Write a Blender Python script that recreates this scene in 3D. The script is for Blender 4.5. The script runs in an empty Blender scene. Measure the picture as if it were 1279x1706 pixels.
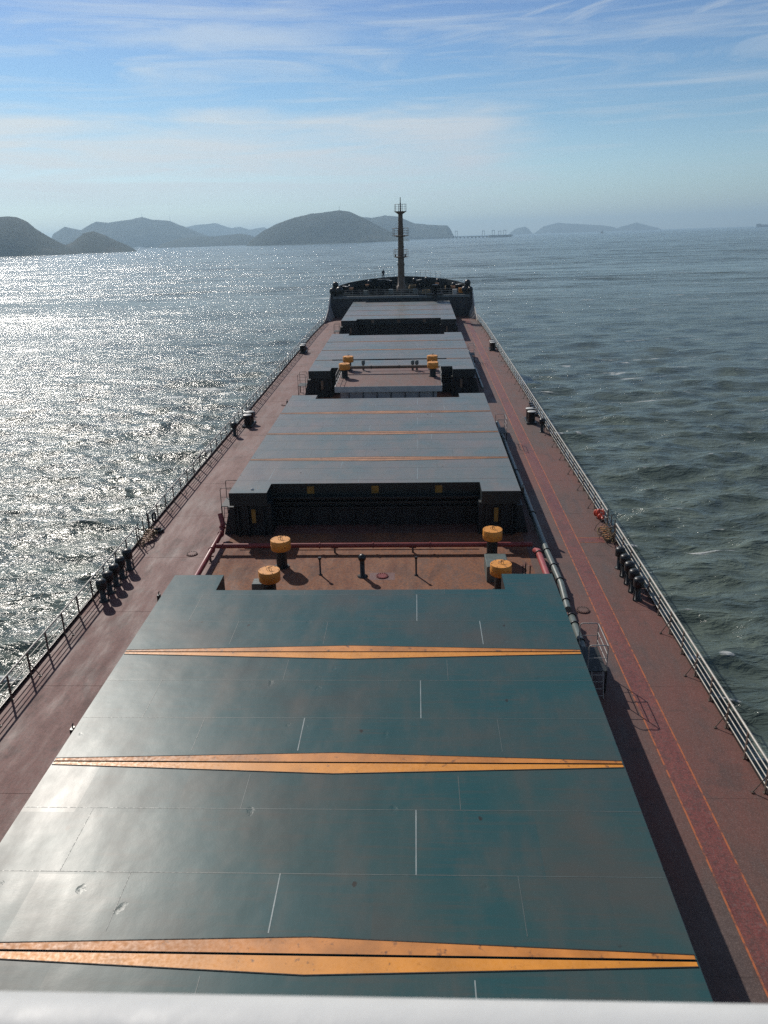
import bpy, math, random
import numpy as np
from mathutils import Matrix, Vector
random.seed(7); rng = np.random.default_rng(7)
R = math.radians
sc = bpy.context.scene
col = sc.collection

# ------------------------------------------------------------------ frames
# Ship coordinates: X starboard, Y forward, Z up, z = 0 on top of the hatch covers, main deck at z = -2.6.
# The ship lies a little bow-up and heeled in the level world (sea at world z = 0).
M3 = Matrix(((0.999941, 0.0, 0.01089), (0.000333, 0.999532, -0.030573), (-0.010885, 0.030575, 0.999473)))
CAM = Vector((2.32294, 0.0, 14.29356))
EYE = Vector((2.32, 0.0, 22.0))
SHIP = Matrix.Translation(EYE - M3 @ CAM) @ M3.to_4x4()
DK = -2.6
SUN_AZ, SUN_EL = R(-31.4), R(36.0)

# ------------------------------------------------------------------ mesh builder
class MB:
    def __init__(s): s.v=[]; s.f=[]; s.m=[]; s.s=[]; s.cur=0
    def add(s, vs, fs, smooth=False):
        o=len(s.v); s.v+= [tuple(p) for p in vs]
        for f in fs: s.f.append(tuple(i+o for i in f)); s.m.append(s.cur); s.s.append(smooth)
        return s
    def box(s, x0,x1,y0,y1,z0,z1, rz=0, piv=None):
        P=[(x,y,z) for z in (z0,z1) for y in (y0,y1) for x in (x0,x1)]
        if rz:
            cx,cy = piv or ((x0+x1)/2,(y0+y1)/2); c,n=math.cos(rz),math.sin(rz)
            P=[(cx+(x-cx)*c-(y-cy)*n, cy+(x-cx)*n+(y-cy)*c, z) for x,y,z in P]
        return s.add(P,[(0,2,3,1),(4,5,7,6),(0,1,5,4),(2,6,7,3),(0,4,6,2),(1,3,7,5)])
    def bbox(s, x0,x1,y0,y1,z0,z1,b=.03):   # box with chamfered top edge
        s.box(x0,x1,y0,y1,z0,z1-b)
        P=[(x0,y0,z1-b),(x1,y0,z1-b),(x1,y1,z1-b),(x0,y1,z1-b),(x0+b,y0+b,z1),(x1-b,y0+b,z1),(x1-b,y1-b,z1),(x0+b,y1-b,z1)]
        return s.add(P,[(0,1,5,4),(1,2,6,5),(2,3,7,6),(3,0,4,7),(4,5,6,7)])
    def cyl(s, p0,p1,r0,r1=None,n=8,caps=True):
        r1 = r0 if r1 is None else r1
        p0,p1=Vector(p0),Vector(p1); d=(p1-p0).normalized()
        a=d.orthogonal().normalized(); b=d.cross(a)
        P=[p0+(a*math.cos(t)+b*math.sin(t))*r0 for t in [2*math.pi*i/n for i in range(n)]]
        P+=[p1+(a*math.cos(t)+b*math.sin(t))*r1 for t in [2*math.pi*i/n for i in range(n)]]
        s.add(P,[(i,(i+1)%n,n+(i+1)%n,n+i) for i in range(n)],True)
        if caps: s.add(P,[tuple(reversed(range(n))),tuple(range(n,2*n))])
        return s
    def tube(s, pts, r, n=6, closed=False):
        pts=[Vector(p) for p in pts]; m=len(pts); rings=[]; a=None
        for i,p in enumerate(pts):
            q0=pts[i-1] if (i>0 or closed) else p; q1=pts[(i+1)%m] if (i<m-1 or closed) else p
            d=(q1-q0).normalized()
            if a is None: a=d.orthogonal().normalized()
            a=(a-d*a.dot(d)); a = a.normalized() if a.length>1e-6 else d.orthogonal().normalized()
            b=d.cross(a)
            rings+= [p+(a*math.cos(2*math.pi*k/n)+b*math.sin(2*math.pi*k/n))*r for k in range(n)]
        fs=[]
        for i in range(m if closed else m-1):
            j=(i+1)%m
            fs+=[(i*n+k,i*n+(k+1)%n,j*n+(k+1)%n,j*n+k) for k in range(n)]
        s.add(rings,fs,True)
        if not closed: s.add(rings,[tuple(reversed(range(n))),tuple(range((m-1)*n,m*n))])
        return s
    def lathe(s, prof, c=(0,0,0), n=20):   # prof: (r,z)
        P=[]
        for r,z in prof: P+=[(c[0]+r*math.cos(2*math.pi*k/n),c[1]+r*math.sin(2*math.pi*k/n),c[2]+z) for k in range(n)]
        fs=[(i*n+k,i*n+(k+1)%n,(i+1)*n+(k+1)%n,(i+1)*n+k) for i in range(len(prof)-1) for k in range(n)]
        s.add(P,fs,True); s.add(P,[tuple(reversed(range(n))),tuple(range((len(prof)-1)*n,len(prof)*n))]); return s
    def prism(s, poly, z0, z1):            # poly ccw in xy
        n=len(poly); P=[(x,y,z0) for x,y in poly]+[(x,y,z1) for x,y in poly]
        return s.add(P,[tuple(reversed(range(n))),tuple(range(n,2*n))]+[(i,(i+1)%n,n+(i+1)%n,n+i) for i in range(n)])
    def sheet(s, poly, z): return s.add([(x,y,z) for x,y in poly],[tuple(range(len(poly)))])
    def ball(s, c, r, n=10, sz=1.0):
        pr=[(max(1e-3,r*math.sin(math.pi*i/n)), -r*sz*math.cos(math.pi*i/n)) for i in range(n+1)]
        return s.lathe(pr,c,n=12)
    def mesh(s, name, mats):
        me=bpy.data.meshes.new(name); me.from_pydata(s.v,[],s.f)
        for m in (mats if isinstance(mats,(list,tuple)) else [mats]): me.materials.append(m)
        me.polygons.foreach_set('material_index', s.m); me.polygons.foreach_set('use_smooth', s.s); me.update()
        return me
    def build(s, name, mats, parent=None, loc=None):
        o=bpy.data.objects.new(name, s.mesh(name,mats)); col.objects.link(o)
        if parent is not None: o.parent=parent
        if loc: o.location=loc
        return o

def tag(o,label=None,cat=None,group=None,kind=None):
    if label: o['label']=label
    if cat: o['category']=cat
    if group: o['group']=group
    if kind: o['kind']=kind
    return o
def on_ship(o, loc=(0,0,0), rz=0.0):
    o.matrix_world = SHIP @ Matrix.Translation(loc) @ Matrix.Rotation(rz,4,'Z'); return o
def thing(name,label,cat,loc=(0,0,0),rz=0.0,group=None,ship=True):
    o=bpy.data.objects.new(name,None); o.empty_display_size=.3; col.objects.link(o); tag(o,label,cat,group)
    if ship: on_ship(o,loc,rz)
    else: o.location=loc; o.rotation_euler.z=rz
    return o
def dup(root, loc, rz, label, group=None):
    r=root.copy(); col.objects.link(r); on_ship(r,loc,rz); r['label']=label
    if group: r['group']=group
    for ch in list(root.children):
        c=ch.copy(); col.objects.link(c); c.parent=r
        for g in list(ch.children):
            d=g.copy(); col.objects.link(d); d.parent=c
    return r

# ------------------------------------------------------------------ materials
def newmat(name):
    m=bpy.data.materials.new(name); m.use_nodes=True; nt=m.node_tree
    return m, nt, nt.nodes['Principled BSDF']
def N(nt,t,**kw):
    n=nt.nodes.new(t)
    for k,v in kw.items():
        if k in n.inputs: n.inputs[k].default_value=v
        else: setattr(n,k,v)
    return n
def ramp(nt,fac,stops):
    r=nt.nodes.new('ShaderNodeValToRGB'); e=r.color_ramp.elements
    while len(e)<len(stops): e.new(.5)
    for i,(p,c) in enumerate(stops):
        e[i].position=p; e[i].color=(*c,1) if len(c)==3 else c
    nt.links.new(fac,r.inputs[0]); return r
def g(v): return (v,v,v)
def mapping(nt, scale=(1,1,1), src='Object'):
    tc=nt.nodes.new('ShaderNodeTexCoord'); mp=nt.nodes.new('ShaderNodeMapping'); mp.inputs['Scale'].default_value=scale
    nt.links.new(tc.outputs[src],mp.inputs[0]); return mp.outputs[0]
def noise(nt,vec,scale,detail=4,rough=.55,dist=0):
    n=N(nt,'ShaderNodeTexNoise',Scale=scale,Detail=detail,Roughness=rough,Distortion=dist); nt.links.new(vec,n.inputs['Vector']); return n.outputs['Fac']
def mixc(nt,fac,a,b,mode='MIX'):
    m=nt.nodes.new('ShaderNodeMix'); m.data_type='RGBA'; m.blend_type=mode
    for i,v in ((0,fac),(6,a),(7,b)):
        if isinstance(v,bpy.types.NodeSocket): nt.links.new(v,m.inputs[i])
        elif i==0: m.inputs[0].default_value=v
        else: m.inputs[i].default_value=(*v,1)
    return m.outputs[2]
def math_(nt,op,a,b=None,clamp=False):
    m=nt.nodes.new('ShaderNodeMath'); m.operation=op; m.use_clamp=clamp
    for i,v in enumerate((a,b)):
        if v is None: continue
        if isinstance(v,bpy.types.NodeSocket): nt.links.new(v,m.inputs[i])
        else: m.inputs[i].default_value=v
    return m.outputs[0]
def bump(nt,h,strength,dist,bsdf,prev=None):
    b=N(nt,'ShaderNodeBump',Strength=strength,Distance=dist); nt.links.new(h,b.inputs['Height'])
    if prev is not None: nt.links.new(prev,b.inputs['Normal'])
    if bsdf is not None: nt.links.new(b.outputs[0],bsdf.inputs['Normal'])
    return b.outputs[0]

def paint(name, c, rough=.5, var=.25, rust=0.0, scale=1.5, metal=0.0, spec=.5):
    """painted steel: tone drift, grime and patches of rust"""
    m,nt,b=newmat(name); v=mapping(nt)
    n1=noise(nt,v,scale,5); n2=noise(nt,v,scale*9,4)
    dark=tuple(x*(1-var) for x in c); light=tuple(min(1,x*(1+var*.6)) for x in c)
    colr=ramp(nt,n1,[(.3,dark),(.7,light)]).outputs[0]
    if rust>0:
        nr=noise(nt,v,scale*3.2,6,.65)
        f=ramp(nt,nr,[(max(.02,.72-rust*.35),g(0)),(min(.98,.8-rust*.25),g(1))]).outputs[0]
        colr=mixc(nt,f,colr,(.10,.038,.018))
    nt.links.new(colr,b.inputs['Base Color'])
    rr=ramp(nt,n2,[(.3,g(max(.05,rough-.1))),(.7,g(min(1,rough+.12)))]); nt.links.new(rr.outputs[0],b.inputs['Roughness'])
    b.inputs['Metallic'].default_value=metal; b.inputs['Specular IOR Level'].default_value=spec
    bump(nt,n2,.12,.008,b)
    return m

def hatch_mat(name,cs,rough,streakc):
    m,nt,b=newmat(name); v=mapping(nt)
    big=noise(nt,v,.22,4,.55); mid=noise(nt,mapping(nt,(1,.35,1)),1.1,5,.6); fine=noise(nt,v,14,5,.65); streak=noise(nt,mapping(nt,(.25,3.2,1)),2.2,5,.6)
    br=N(nt,'ShaderNodeTexBrick',Scale=1.0); br.inputs['Brick Width'].default_value=2.6; br.inputs['Row Height'].default_value=2.05
    br.inputs['Mortar Size'].default_value=0.0; br.inputs['Color1'].default_value=(0,0,0,1); br.inputs['Color2'].default_value=(1,1,1,1); br.inputs['Bias'].default_value=0
    nt.links.new(v,br.inputs['Vector']); plate=br.outputs['Color']
    c=ramp(nt,big,[(.36,cs[0]),(.5,cs[1]),(.64,cs[2])]).outputs[0]
    c=mixc(nt,math_(nt,'MULTIPLY',plate,.5),c,cs[3])
    c=mixc(nt,ramp(nt,mid,[(.48,g(0)),(.72,g(.6))]).outputs[0],c,cs[2])
    c=mixc(nt,ramp(nt,streak,[(.50,g(0)),(.72,g(.45))]).outputs[0],c,streakc)
    # chipped dots and drips
    vo=N(nt,'ShaderNodeTexVoronoi',Scale=1.3); nt.links.new(mapping(nt,(1.0,.6,1)),vo.inputs['Vector'])
    dots=ramp(nt,math_(nt,'ADD',vo.outputs['Distance'],math_(nt,'MULTIPLY',math_(nt,'SUBTRACT',fine,.5),.10)),[(.055,g(1)),(.08,g(0))]).outputs[0]
    sel=ramp(nt,noise(nt,v,1.1,2),[(.50,g(0)),(.55,g(.85))]).outputs[0]
    c=mixc(nt,math_(nt,'MULTIPLY',dots,sel),c,(.03,.02,.016))
    pale=ramp(nt,noise(nt,v,26,3,.7),[(.70,g(0)),(.76,g(.35))]).outputs[0]
    c=mixc(nt,math_(nt,'MULTIPLY',pale,ramp(nt,noise(nt,v,.8,3),[(.5,g(0)),(.65,g(1))]).outputs[0]),c,(.3,.33,.32))
    gr=noise(nt,v,38,4,.75); c=mixc(nt,ramp(nt,gr,[(.50,g(0)),(.72,g(.35))]).outputs[0],c,tuple(x*.45 for x in cs[1]))
    nt.links.new(c,b.inputs['Base Color'])
    rr=math_(nt,'ADD',math_(nt,'MULTIPLY',mid,.20),math_(nt,'ADD',math_(nt,'MULTIPLY',plate,.04),rough))
    nt.links.new(rr,b.inputs['Roughness']); b.inputs['Specular IOR Level'].default_value=.24
    w=noise(nt,v,1.15,2,.4); n1=bump(nt,w,.6,.013,None)
    vd=N(nt,'ShaderNodeTexVoronoi',Scale=.8); nt.links.new(mapping(nt,(1,.7,1)),vd.inputs['Vector'])
    dd=math_(nt,'ADD',vd.outputs['Distance'],math_(nt,'MULTIPLY',math_(nt,'SUBTRACT',noise(nt,v,5,3),.5),.22))
    dn=ramp(nt,dd,[(.0,g(0)),(.09,g(1))]).outputs[0]; n1=bump(nt,dn,.5,.012,None,n1)
    bump(nt,fine,.16,.004,b,n1)
    return m

def deck_mat(name, stops, rust=.3, rough=.6, patch=.25):
    m,nt,b=newmat(name); v=mapping(nt); vs=mapping(nt,(1.6,.35,1))
    big=noise(nt,v,.10,5,.6); mid=noise(nt,vs,1.0,6,.65); fine=noise(nt,v,9,6,.7)
    f=math_(nt,'ADD',math_(nt,'MULTIPLY',big,.6),math_(nt,'MULTIPLY',mid,.4))
    c=ramp(nt,f,stops).outputs[0]
    c=mixc(nt,ramp(nt,mid,[(.55,g(0)),(.75,g(patch))]).outputs[0],c,(.16,.12,.11))
    c=mixc(nt,ramp(nt,fine,[(.44,g(0)),(.62,g(rust))]).outputs[0],c,(.045,.024,.021))
    c=mixc(nt,ramp(nt,noise(nt,v,4.0,6,.75),[(.56,g(0)),(.66,g(rust*.6))]).outputs[0],c,(.21,.16,.15))
    st=ramp(nt,noise(nt,mapping(nt,(1,.6,1)),.55,5,.7,.6),[(.54,g(0)),(.585,g(.38))]).outputs[0]; c=mixc(nt,st,c,(.052,.036,.033))
    gr=noise(nt,v,30,5,.8); c=mixc(nt,ramp(nt,gr,[(.46,g(0)),(.60,g(.55))]).outputs[0],c,(.05,.03,.028)); c=mixc(nt,ramp(nt,noise(nt,v,22,5,.8),[(.52,g(0)),(.64,g(.45))]).outputs[0],c,(.26,.19,.175))
    nt.links.new(c,b.inputs['Base Color'])
    nt.links.new(ramp(nt,mid,[(.3,g(rough-.14)),(.7,g(rough+.1))]).outputs[0],b.inputs['Roughness'])
    n1=bump(nt,mid,.35,.03,None); bump(nt,fine,.5,.012,b,n1)
    return m

def worn_line(name, c, under, wear=.45):
    m,nt,b=newmat(name); v=mapping(nt)
    f=ramp(nt,noise(nt,v,3.5,6,.7),[(wear-.06,g(0)),(wear+.08,g(1))]).outputs[0]
    nt.links.new(mixc(nt,f,under,c),b.inputs['Base Color']); b.inputs['Roughness'].default_value=.6
    return m

MT={}
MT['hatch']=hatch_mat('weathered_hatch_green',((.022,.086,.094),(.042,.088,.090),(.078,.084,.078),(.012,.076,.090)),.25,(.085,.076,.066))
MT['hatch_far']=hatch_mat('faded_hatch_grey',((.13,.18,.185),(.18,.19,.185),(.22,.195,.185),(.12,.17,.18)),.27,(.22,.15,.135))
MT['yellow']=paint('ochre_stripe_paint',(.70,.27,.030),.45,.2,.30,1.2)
MT['mark']=paint('shade_dimmed_yellow',(.26,.14,.02),.6,.3,.4,3)  # mark yellow with the shade at the hatch ends put into its colour
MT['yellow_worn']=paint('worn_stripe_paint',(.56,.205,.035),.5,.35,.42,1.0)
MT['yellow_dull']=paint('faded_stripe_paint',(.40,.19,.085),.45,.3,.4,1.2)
MT['seam']=paint('black_seam',(.012,.012,.012),.7)
MT['weld']=paint('bare_weld',(.085,.115,.115),.45)
MT['weld_bright']=paint('bright_weld',(.28,.33,.33),.35)
MT['dark']=paint('dark_green_paint',(.007,.015,.016),.5,.3,.15)
MT['coaming']=paint('coaming_paint',(.009,.015,.018),.55,.3,.3)
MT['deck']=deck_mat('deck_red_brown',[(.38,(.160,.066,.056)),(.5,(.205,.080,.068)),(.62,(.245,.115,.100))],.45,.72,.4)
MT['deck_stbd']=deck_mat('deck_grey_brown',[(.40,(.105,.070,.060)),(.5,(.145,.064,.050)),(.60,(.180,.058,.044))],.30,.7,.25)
MT['lane']=deck_mat('lane_red',[(.3,(.19,.044,.038)),(.7,(.25,.062,.050))],.6,.6,.15)
MT['lane_old']=deck_mat('lane_red_faded',[(.3,(.15,.060,.055)),(.7,(.19,.085,.08))],.4,.55,.4)
MT['line']=worn_line('lane_edge_orange',(.42,.12,.04),(.13,.055,.045),.44)
MT['pit']=deck_mat('rusty_gap_deck',[(.38,(.19,.062,.020)),(.5,(.28,.100,.034)),(.62,(.21,.072,.034))],.6,.85,.15)
MT['drum']=paint('vent_yellow',(.74,.30,.045),.55,.25,.42,2.5)
MT['rail']=paint('rail_cream',(.50,.47,.41),.4,.2,.35,3)
MT['post']=paint('rail_post',(.13,.10,.085),.5,.3,.5,3)
MT['black']=paint('black_paint',(.012,.014,.015),.38,.3,.12,3)
MT['redpipe']=paint('red_pipe',(.22,.035,.035),.42,.25,.2,2)
MT['pinkpipe']=paint('pink_red_pipe',(.34,.065,.065),.42,.2,.1,2)
MT['grey']=paint('grey_green_pipe',(.12,.15,.14),.4,.25,.2,2)
MT['white']=paint('off_white',(.52,.52,.50),.5,.15,.12,1.5)
MT['bridge']=paint('bridge_white',(.60,.61,.60),.55,.05,.0,3)
MT['steel']=paint('galvanised_rail',(.36,.36,.35),.4,.2,.25,4)
MT['mast']=paint('mast_buff',(.15,.105,.07),.55,.25,.3,1)
MT['matt']=paint('matt_bow_paint',(.014,.018,.020),.95,.3,.1,1,spec=.0)
MT['hull']=paint('hull_black',(.02,.022,.026),.45,.3,.3,.3)
MT['boot']=paint('hull_red',(.16,.03,.025),.6,.3,.3,.3)
MT['fc']=paint('forecastle_steel',(.055,.060,.065),.55,.3,.35,.6)
MT['fclip']=paint('forecastle_lip',(.14,.16,.165),.5,.2,.3,.6)
MT['rope']=paint('rope_tan',(.22,.16,.08),.9,.4,.0,8)
MT['orange']=paint('lifebuoy_orange',(.55,.06,.03),.5,.3,.1,5)
MT['cloth']=paint('overalls',(.02,.028,.05),.9,.3,0,5)
MT['skin']=paint('skin',(.35,.2,.14),.6,.1,0,5)
MT['concrete']=paint('pier_concrete',(.18,.18,.17),.8,.2,0,.05)
MT['glass']=paint('dark_glass',(.01,.012,.015),.1,.1)

# ------------------------------------------------------------------ ship geometry functions
def interp(t,pts):
    if t<=pts[0][0]: return pts[0][1]
    for (a,b),(c,d) in zip(pts,pts[1:]):
        if t<=c: return b+(d-b)*(t-a)/(c-a)
    return pts[-1][1]
HB=[(-30,13.0),(45,13.0),(100,12.72),(118,12.6),(126,12.42),(132,12.2),(138.3,11.95),(142,11.6),(146,10.9),(150,9.7),(153.5,8.0),(156.5,5.9),(158.7,3.6),(160,1.4),(160.4,0.0)]
def hb(y): return interp(y,HB)
FZ=lambda y: .74+ (y-138.3)*.012           # forecastle deck height
BZ=lambda y: FZ(y)+interp(y,[(138.3,.9),(141,1.02),(150,1.15),(160,1.2)])

ship=thing('cargo_ship','long bulk carrier seen from its bridge, red-brown side decks, dark coamings and raised bow','ship')
# hull shell
mb=MB(); ys=[-30,45,100,118,126,132,138.3]
def strip(pts_top, pts_bot):
    n=len(pts_top); mb.add(pts_top+pts_bot,[(i,i+1,n+i+1,n+i) for i in range(n-1)])
for s in (-1,1):
    mb.cur=0; strip([(s*hb(y),y,DK-.01) for y in ys],[(s*hb(y),y,-8) for y in ys])
    mb.cur=1; strip([(s*hb(y),y,-8) for y in ys],[(s*hb(y),y,-20) for y in ys])
    yb=[138.3,142,146,150,153.5,156.5,158.7,160,160.4]
    mb.cur=0; strip([(s*hb(y),y,FZ(y)) for y in yb],[(s*hb(y)*.86,y-(y-138.3)*.12,-8) for y in yb])
    mb.cur=1; strip([(s*hb(y)*.86,y-(y-138.3)*.12,-8) for y in yb],[(s*hb(y)*.75,y-(y-138.3)*.2,-20) for y in yb])
mb.cur=0; mb.box(-13,13,-30.2,-30,-20,DK-.01)
mb.build('hull',[MT['hull'],MT['boot']],ship)
# main deck: port half and starboard half plated sheets
mb=MB(); mb.add([(-hb(y),y,DK) for y in ys]+[(0,y,DK) for y in ys],[(i,len(ys)+i,len(ys)+i+1,i+1) for i in range(len(ys)-1)])

for y in np.arange(8,136,6.1): mb.box(-12.8,-8.5,y-.012,y+.012,DK-.01,DK+.006)
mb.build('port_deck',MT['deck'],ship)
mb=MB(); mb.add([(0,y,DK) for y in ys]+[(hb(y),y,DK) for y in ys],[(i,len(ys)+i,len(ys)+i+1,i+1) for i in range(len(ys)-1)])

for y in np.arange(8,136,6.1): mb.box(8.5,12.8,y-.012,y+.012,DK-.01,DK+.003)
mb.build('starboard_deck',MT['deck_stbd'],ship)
mb=MB()
for s in (-1,1):     # raised edge bar (waterway bar)
    for a,b in zip(ys,ys[1:]):
        x0,x1=s*(hb(a)-.04),s*(hb(b)-.04)
        P=[(x0,a,DK-.02),(x0-s*.03,a,DK-.02),(x0-s*.03,a,DK+.14),(x0,a,DK+.14),(x1,b,DK-.02),(x1-s*.03,b,DK-.02),(x1-s*.03,b,DK+.14),(x1,b,DK+.14)]
        mb.add(P,[(0,1,2,3),(4,7,6,5),(0,3,7,4),(1,5,6,2),(3,2,6,7),(0,4,5,1)])
mb.build('deck_edge_bar',MT['black'],ship)
# gap decks between hatches
for (y0,y1) in ((30.2,41.7),(65.0,77.0),(100.0,113.6)):
    MB().sheet([(-8.0,y0),(8.1,y0),(8.1,y1),(-8.0,y1)],DK+.004).build('gap_deck',MT['pit'],ship)
lane=MB().sheet([(10.2,-4),(10.95,-4),(10.95,134),(10.2,134)],DK+.004).build('walkway_lane',MT['lane'],ship)
for x in (10.17,10.93): MB().sheet([(x,-4),(x+.055,-4),(x+.055,118),(x,118)],DK+.008).build('lane_edge_line',MT['line'],lane)
lane=MB().sheet([(10.99,40.2),(12.35,40.2),(12.35,40.85),(10.99,40.85)],DK+.004).build('cross_lane',MT['lane'],ship)
for y in (40.17,40.83): MB().sheet([(10.99,y),(12.35,y),(12.35,y+.05),(10.99,y+.05)],DK+.008).build('lane_edge_line',MT['line'],lane)
# hatches: coamings + covers
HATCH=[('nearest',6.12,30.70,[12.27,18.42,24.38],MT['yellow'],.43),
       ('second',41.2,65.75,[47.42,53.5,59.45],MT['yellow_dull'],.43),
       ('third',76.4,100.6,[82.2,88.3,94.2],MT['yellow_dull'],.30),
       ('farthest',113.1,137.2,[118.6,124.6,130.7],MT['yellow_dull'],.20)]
LBL=['nearest hatch cover, blue-green plates with three bright ochre lens-shaped stripes, bottom of the photo',
     'second hatch cover from the camera, grey-green plates just beyond the brown vent deck',
     'third hatch cover, pale grey plates between the white-edged deck house and the far dark gap',
     'farthest small-looking hatch cover, pale plates right below the raised bow']
W=7.9; NX=5.82
for hi,(nm,y0,y1,seams,ym,hw) in enumerate(HATCH):
    # coaming with notched ends and stays
    mb=MB()
    a0,a1=y0+.3,y1-.3
    for s in (-1,1):
        mb.box(min(s*7.55,s*7.75),max(s*7.55,s*7.75),a0,a1,DK+.001,-.72)
        mb.box(min(s*7.75,s*8.08),max(s*7.75,s*8.08),a0,a1,-.98,-.92)       # rest bar
        for yy in np.arange(a0+.2,a1,1.53):                                  # stays
            P=[(s*7.75,yy,DK+.001),(s*8.45,yy,DK+.001),(s*8.05,yy,-.98),(s*7.75,yy,-.98)]
            P+= [(x,y+.03,z) for x,y,z in P]
            mb.add(P,[(0,1,2,3),(7,6,5,4),(0,4,5,1),(1,5,6,2),(2,6,7,3)])
    for e,(ye,dy) in enumerate(((y0,1),(y1,-1))):
        n=1.55
        for s in (-1,1):
            ya,yb=sorted((ye+dy*.3,ye+dy*.45)); mb.box(min(s*NX,s*7.75),max(s*NX,s*7.75),ya,yb,DK+.001,-.72)
            ya,yb=sorted((ye+dy*.3,ye+dy*(n+.3))); mb.box(min(s*NX,s*(NX-.12)),max(s*NX,s*(NX-.12)),ya,yb,DK+.001,-.74)
            for xx in (6.1,6.95,7.5):                                        # upright stiffeners
                ya,yb=sorted((ye+dy*.3,ye+dy*.02)); mb.box(s*xx-.03,s*xx+.03,ya,yb,DK+.001,-.85)
        ya,yb=sorted((ye+dy*(n+.3),ye+dy*(n+.42))); mb.box(-NX,NX,ya,yb,DK+.001,-.72)
        ya,yb=sorted((ye+dy*(n+.02),ye+dy*(n+.29))); mb.box(-NX+.12,NX-.12,ya,yb,-1.5,-1.42)
        for xx in np.arange(-5,5.1,1.25): mb.box(xx-.03,xx+.03,ya,yb,DK+.001,-1.502)
    cm=mb.build('hatch_coaming',MT['coaming'],ship)
    for s in (-1,1): MB().box(s*6.62-.11,s*6.62+.11,y0-.012,y0+.015,-1.75,-.95).build('yellow_mark',MT['mark'] if hi<2 else MT['mast'],cm)
    # cover
    hc=thing('hatch_cover',LBL[hi],'hatch cover',(0,0,0),group='hatch covers along the deck')
    ed=[y0]+seams+[y1]
    for k in range(4):
        p0=ed[k]+(.02 if k else 0); p1=ed[k+1]-(.02 if k<3 else 0)
        if k==0: poly=[(-W,p0),(-NX,p0),(-NX,p0+1.55),(NX,p0+1.55),(NX,p0),(W,p0),(W,p1),(-W,p1)]
        elif k==3: poly=[(-W,p0),(W,p0),(W,p1),(NX,p1),(NX,p1-1.45),(-NX,p1-1.45),(-NX,p1),(-W,p1)]
        else: poly=[(-W,p0),(W,p0),(W,p1),(-W,p1)]
        mb=MB(); n=len(poly)
        P=[(x,y,-.05) for x,y in poly]; cx=0; cy=(p0+p1)/2
        mb.cur=0; mb.sheet(poly,0.0)
        mb.cur=1                                   # skirt down to the coaming
        P=[(x,y,0.0) for x,y in poly]+[(x,y,-.74) for x,y in poly]
        mb.add(P,[(i,n+i,n+(i+1)%n,(i+1)%n) for i in range(n)]); mb.add(P,[tuple(range(n,2*n))])
        if k==0:                                    # bearing ribs under the end skirt
            pass
        pmb=mb
        # welds
        if hi<3:
            mb=pmb; mb.cur=2; rr=random.Random(hi*10+k)
            t=[p0+(p1-p0)*.35,p0+(p1-p0)*.70]
            zz=.0045
            for ty in t: mb.box(-W+.02,W-.02,ty-.009,ty+.009,-.01,zz*.7)
            rows=[(p0+.5,t[0]),(t[0],t[1]),(t[1],p1-.5)]
            for ri,(ra,rb) in enumerate(rows):
                if k==0 and ri==0: ra=p0+1.6
                if k==3 and ri==2: rb=p1-1.5
                for xx in ([-6.1,2.37] if ri==1 else [-4.26,-.96,4.57] if ri==0 else [-2.1,3.4]):
                    xx+=rr.uniform(-.15,.15); mb.cur=3 if (ri==1 and xx>0) or rr.random()<.3 else 2; wd_=.014 if mb.cur==3 else .008; mb.box(xx-wd_,xx+wd_,ra,rb,-.01,zz)
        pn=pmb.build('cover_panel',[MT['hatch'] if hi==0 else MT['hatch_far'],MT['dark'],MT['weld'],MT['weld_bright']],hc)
        # stripes: tapering triangles next to each seam, black edging
        for e,(ye,dy) in enumerate(((ed[k],1),(ed[k+1],-1))):
            if (k==0 and e==0) or (k==3 and e==1): continue
            yy=ye+dy*.03
            h=hw*(1.0 if dy<0 else .92)
            e_=h*.24; tri=[(-W+.03,yy),(W-.03,yy),(W-.03,yy+dy*e_),(0,yy+dy*h),(-W+.03,yy+dy*e_)]; tri = tri if dy>0 else tri[::-1]
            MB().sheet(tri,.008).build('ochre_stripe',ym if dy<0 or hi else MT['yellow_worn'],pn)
            b=.022
            q=[(-W+.05,yy+dy*.004),(0,yy+dy*(h)),(W-.05,yy+dy*.004),(W-.02,yy+dy*(.02)),(0,yy+dy*(h+b)),(-W+.02,yy+dy*(.02))]
            mbb=MB()
            L=[(-W+.02,yy+dy*e_),(0,yy+dy*h),(W-.02,yy+dy*e_)]; U=[(-W+.02,yy+dy*(e_+b)),(0,yy+dy*(h+b)),(W-.02,yy+dy*(e_+b))]
            for i in range(2):
                P=[(*L[i],.0),(*L[i+1],.0),(*U[i+1],.0),(*U[i],.0)]; P+=[(x,y,.014) for x,y,_ in P]
                mbb.add(P,[(4,5,6,7) if dy>0 else (7,6,5,4),(0,1,5,4),(1,2,6,5),(2,3,7,6),(3,0,4,7)])
            mbb.build('black_edging',MT['seam'],pn)
    # end plates with yellow squares on the aft face
    for xx in (-3.62,.0,3.55): MB().box(xx-.2,xx+.2,y0+1.55-.02,y0+1.55+.01,-.6,-.17).build('yellow_square',MT['mark'] if hi<2 else MT['mast'],hc)
    MB().box(-NX+.1,NX-.1,y0+1.05,y0+1.55,-.72,-.66).build('end_flange',MT['dark'],hc)
    MB().box(-NX+.1,NX-.1,y0+1.2,y0+1.5,-1.05,-.98).build('end_flange',MT['dark'],hc)
    # cleats along the starboard and port skirts
    for s in (-1,1):
        for yy in np.arange(y0+1.0,y1-.5,1.53):
            MB().box(min(s*W,s*(W+.10)),max(s*W,s*(W+.10)),yy-.08,yy+.08,-.62,-.30).build('side_cleat',MT['coaming'],hc)

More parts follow.
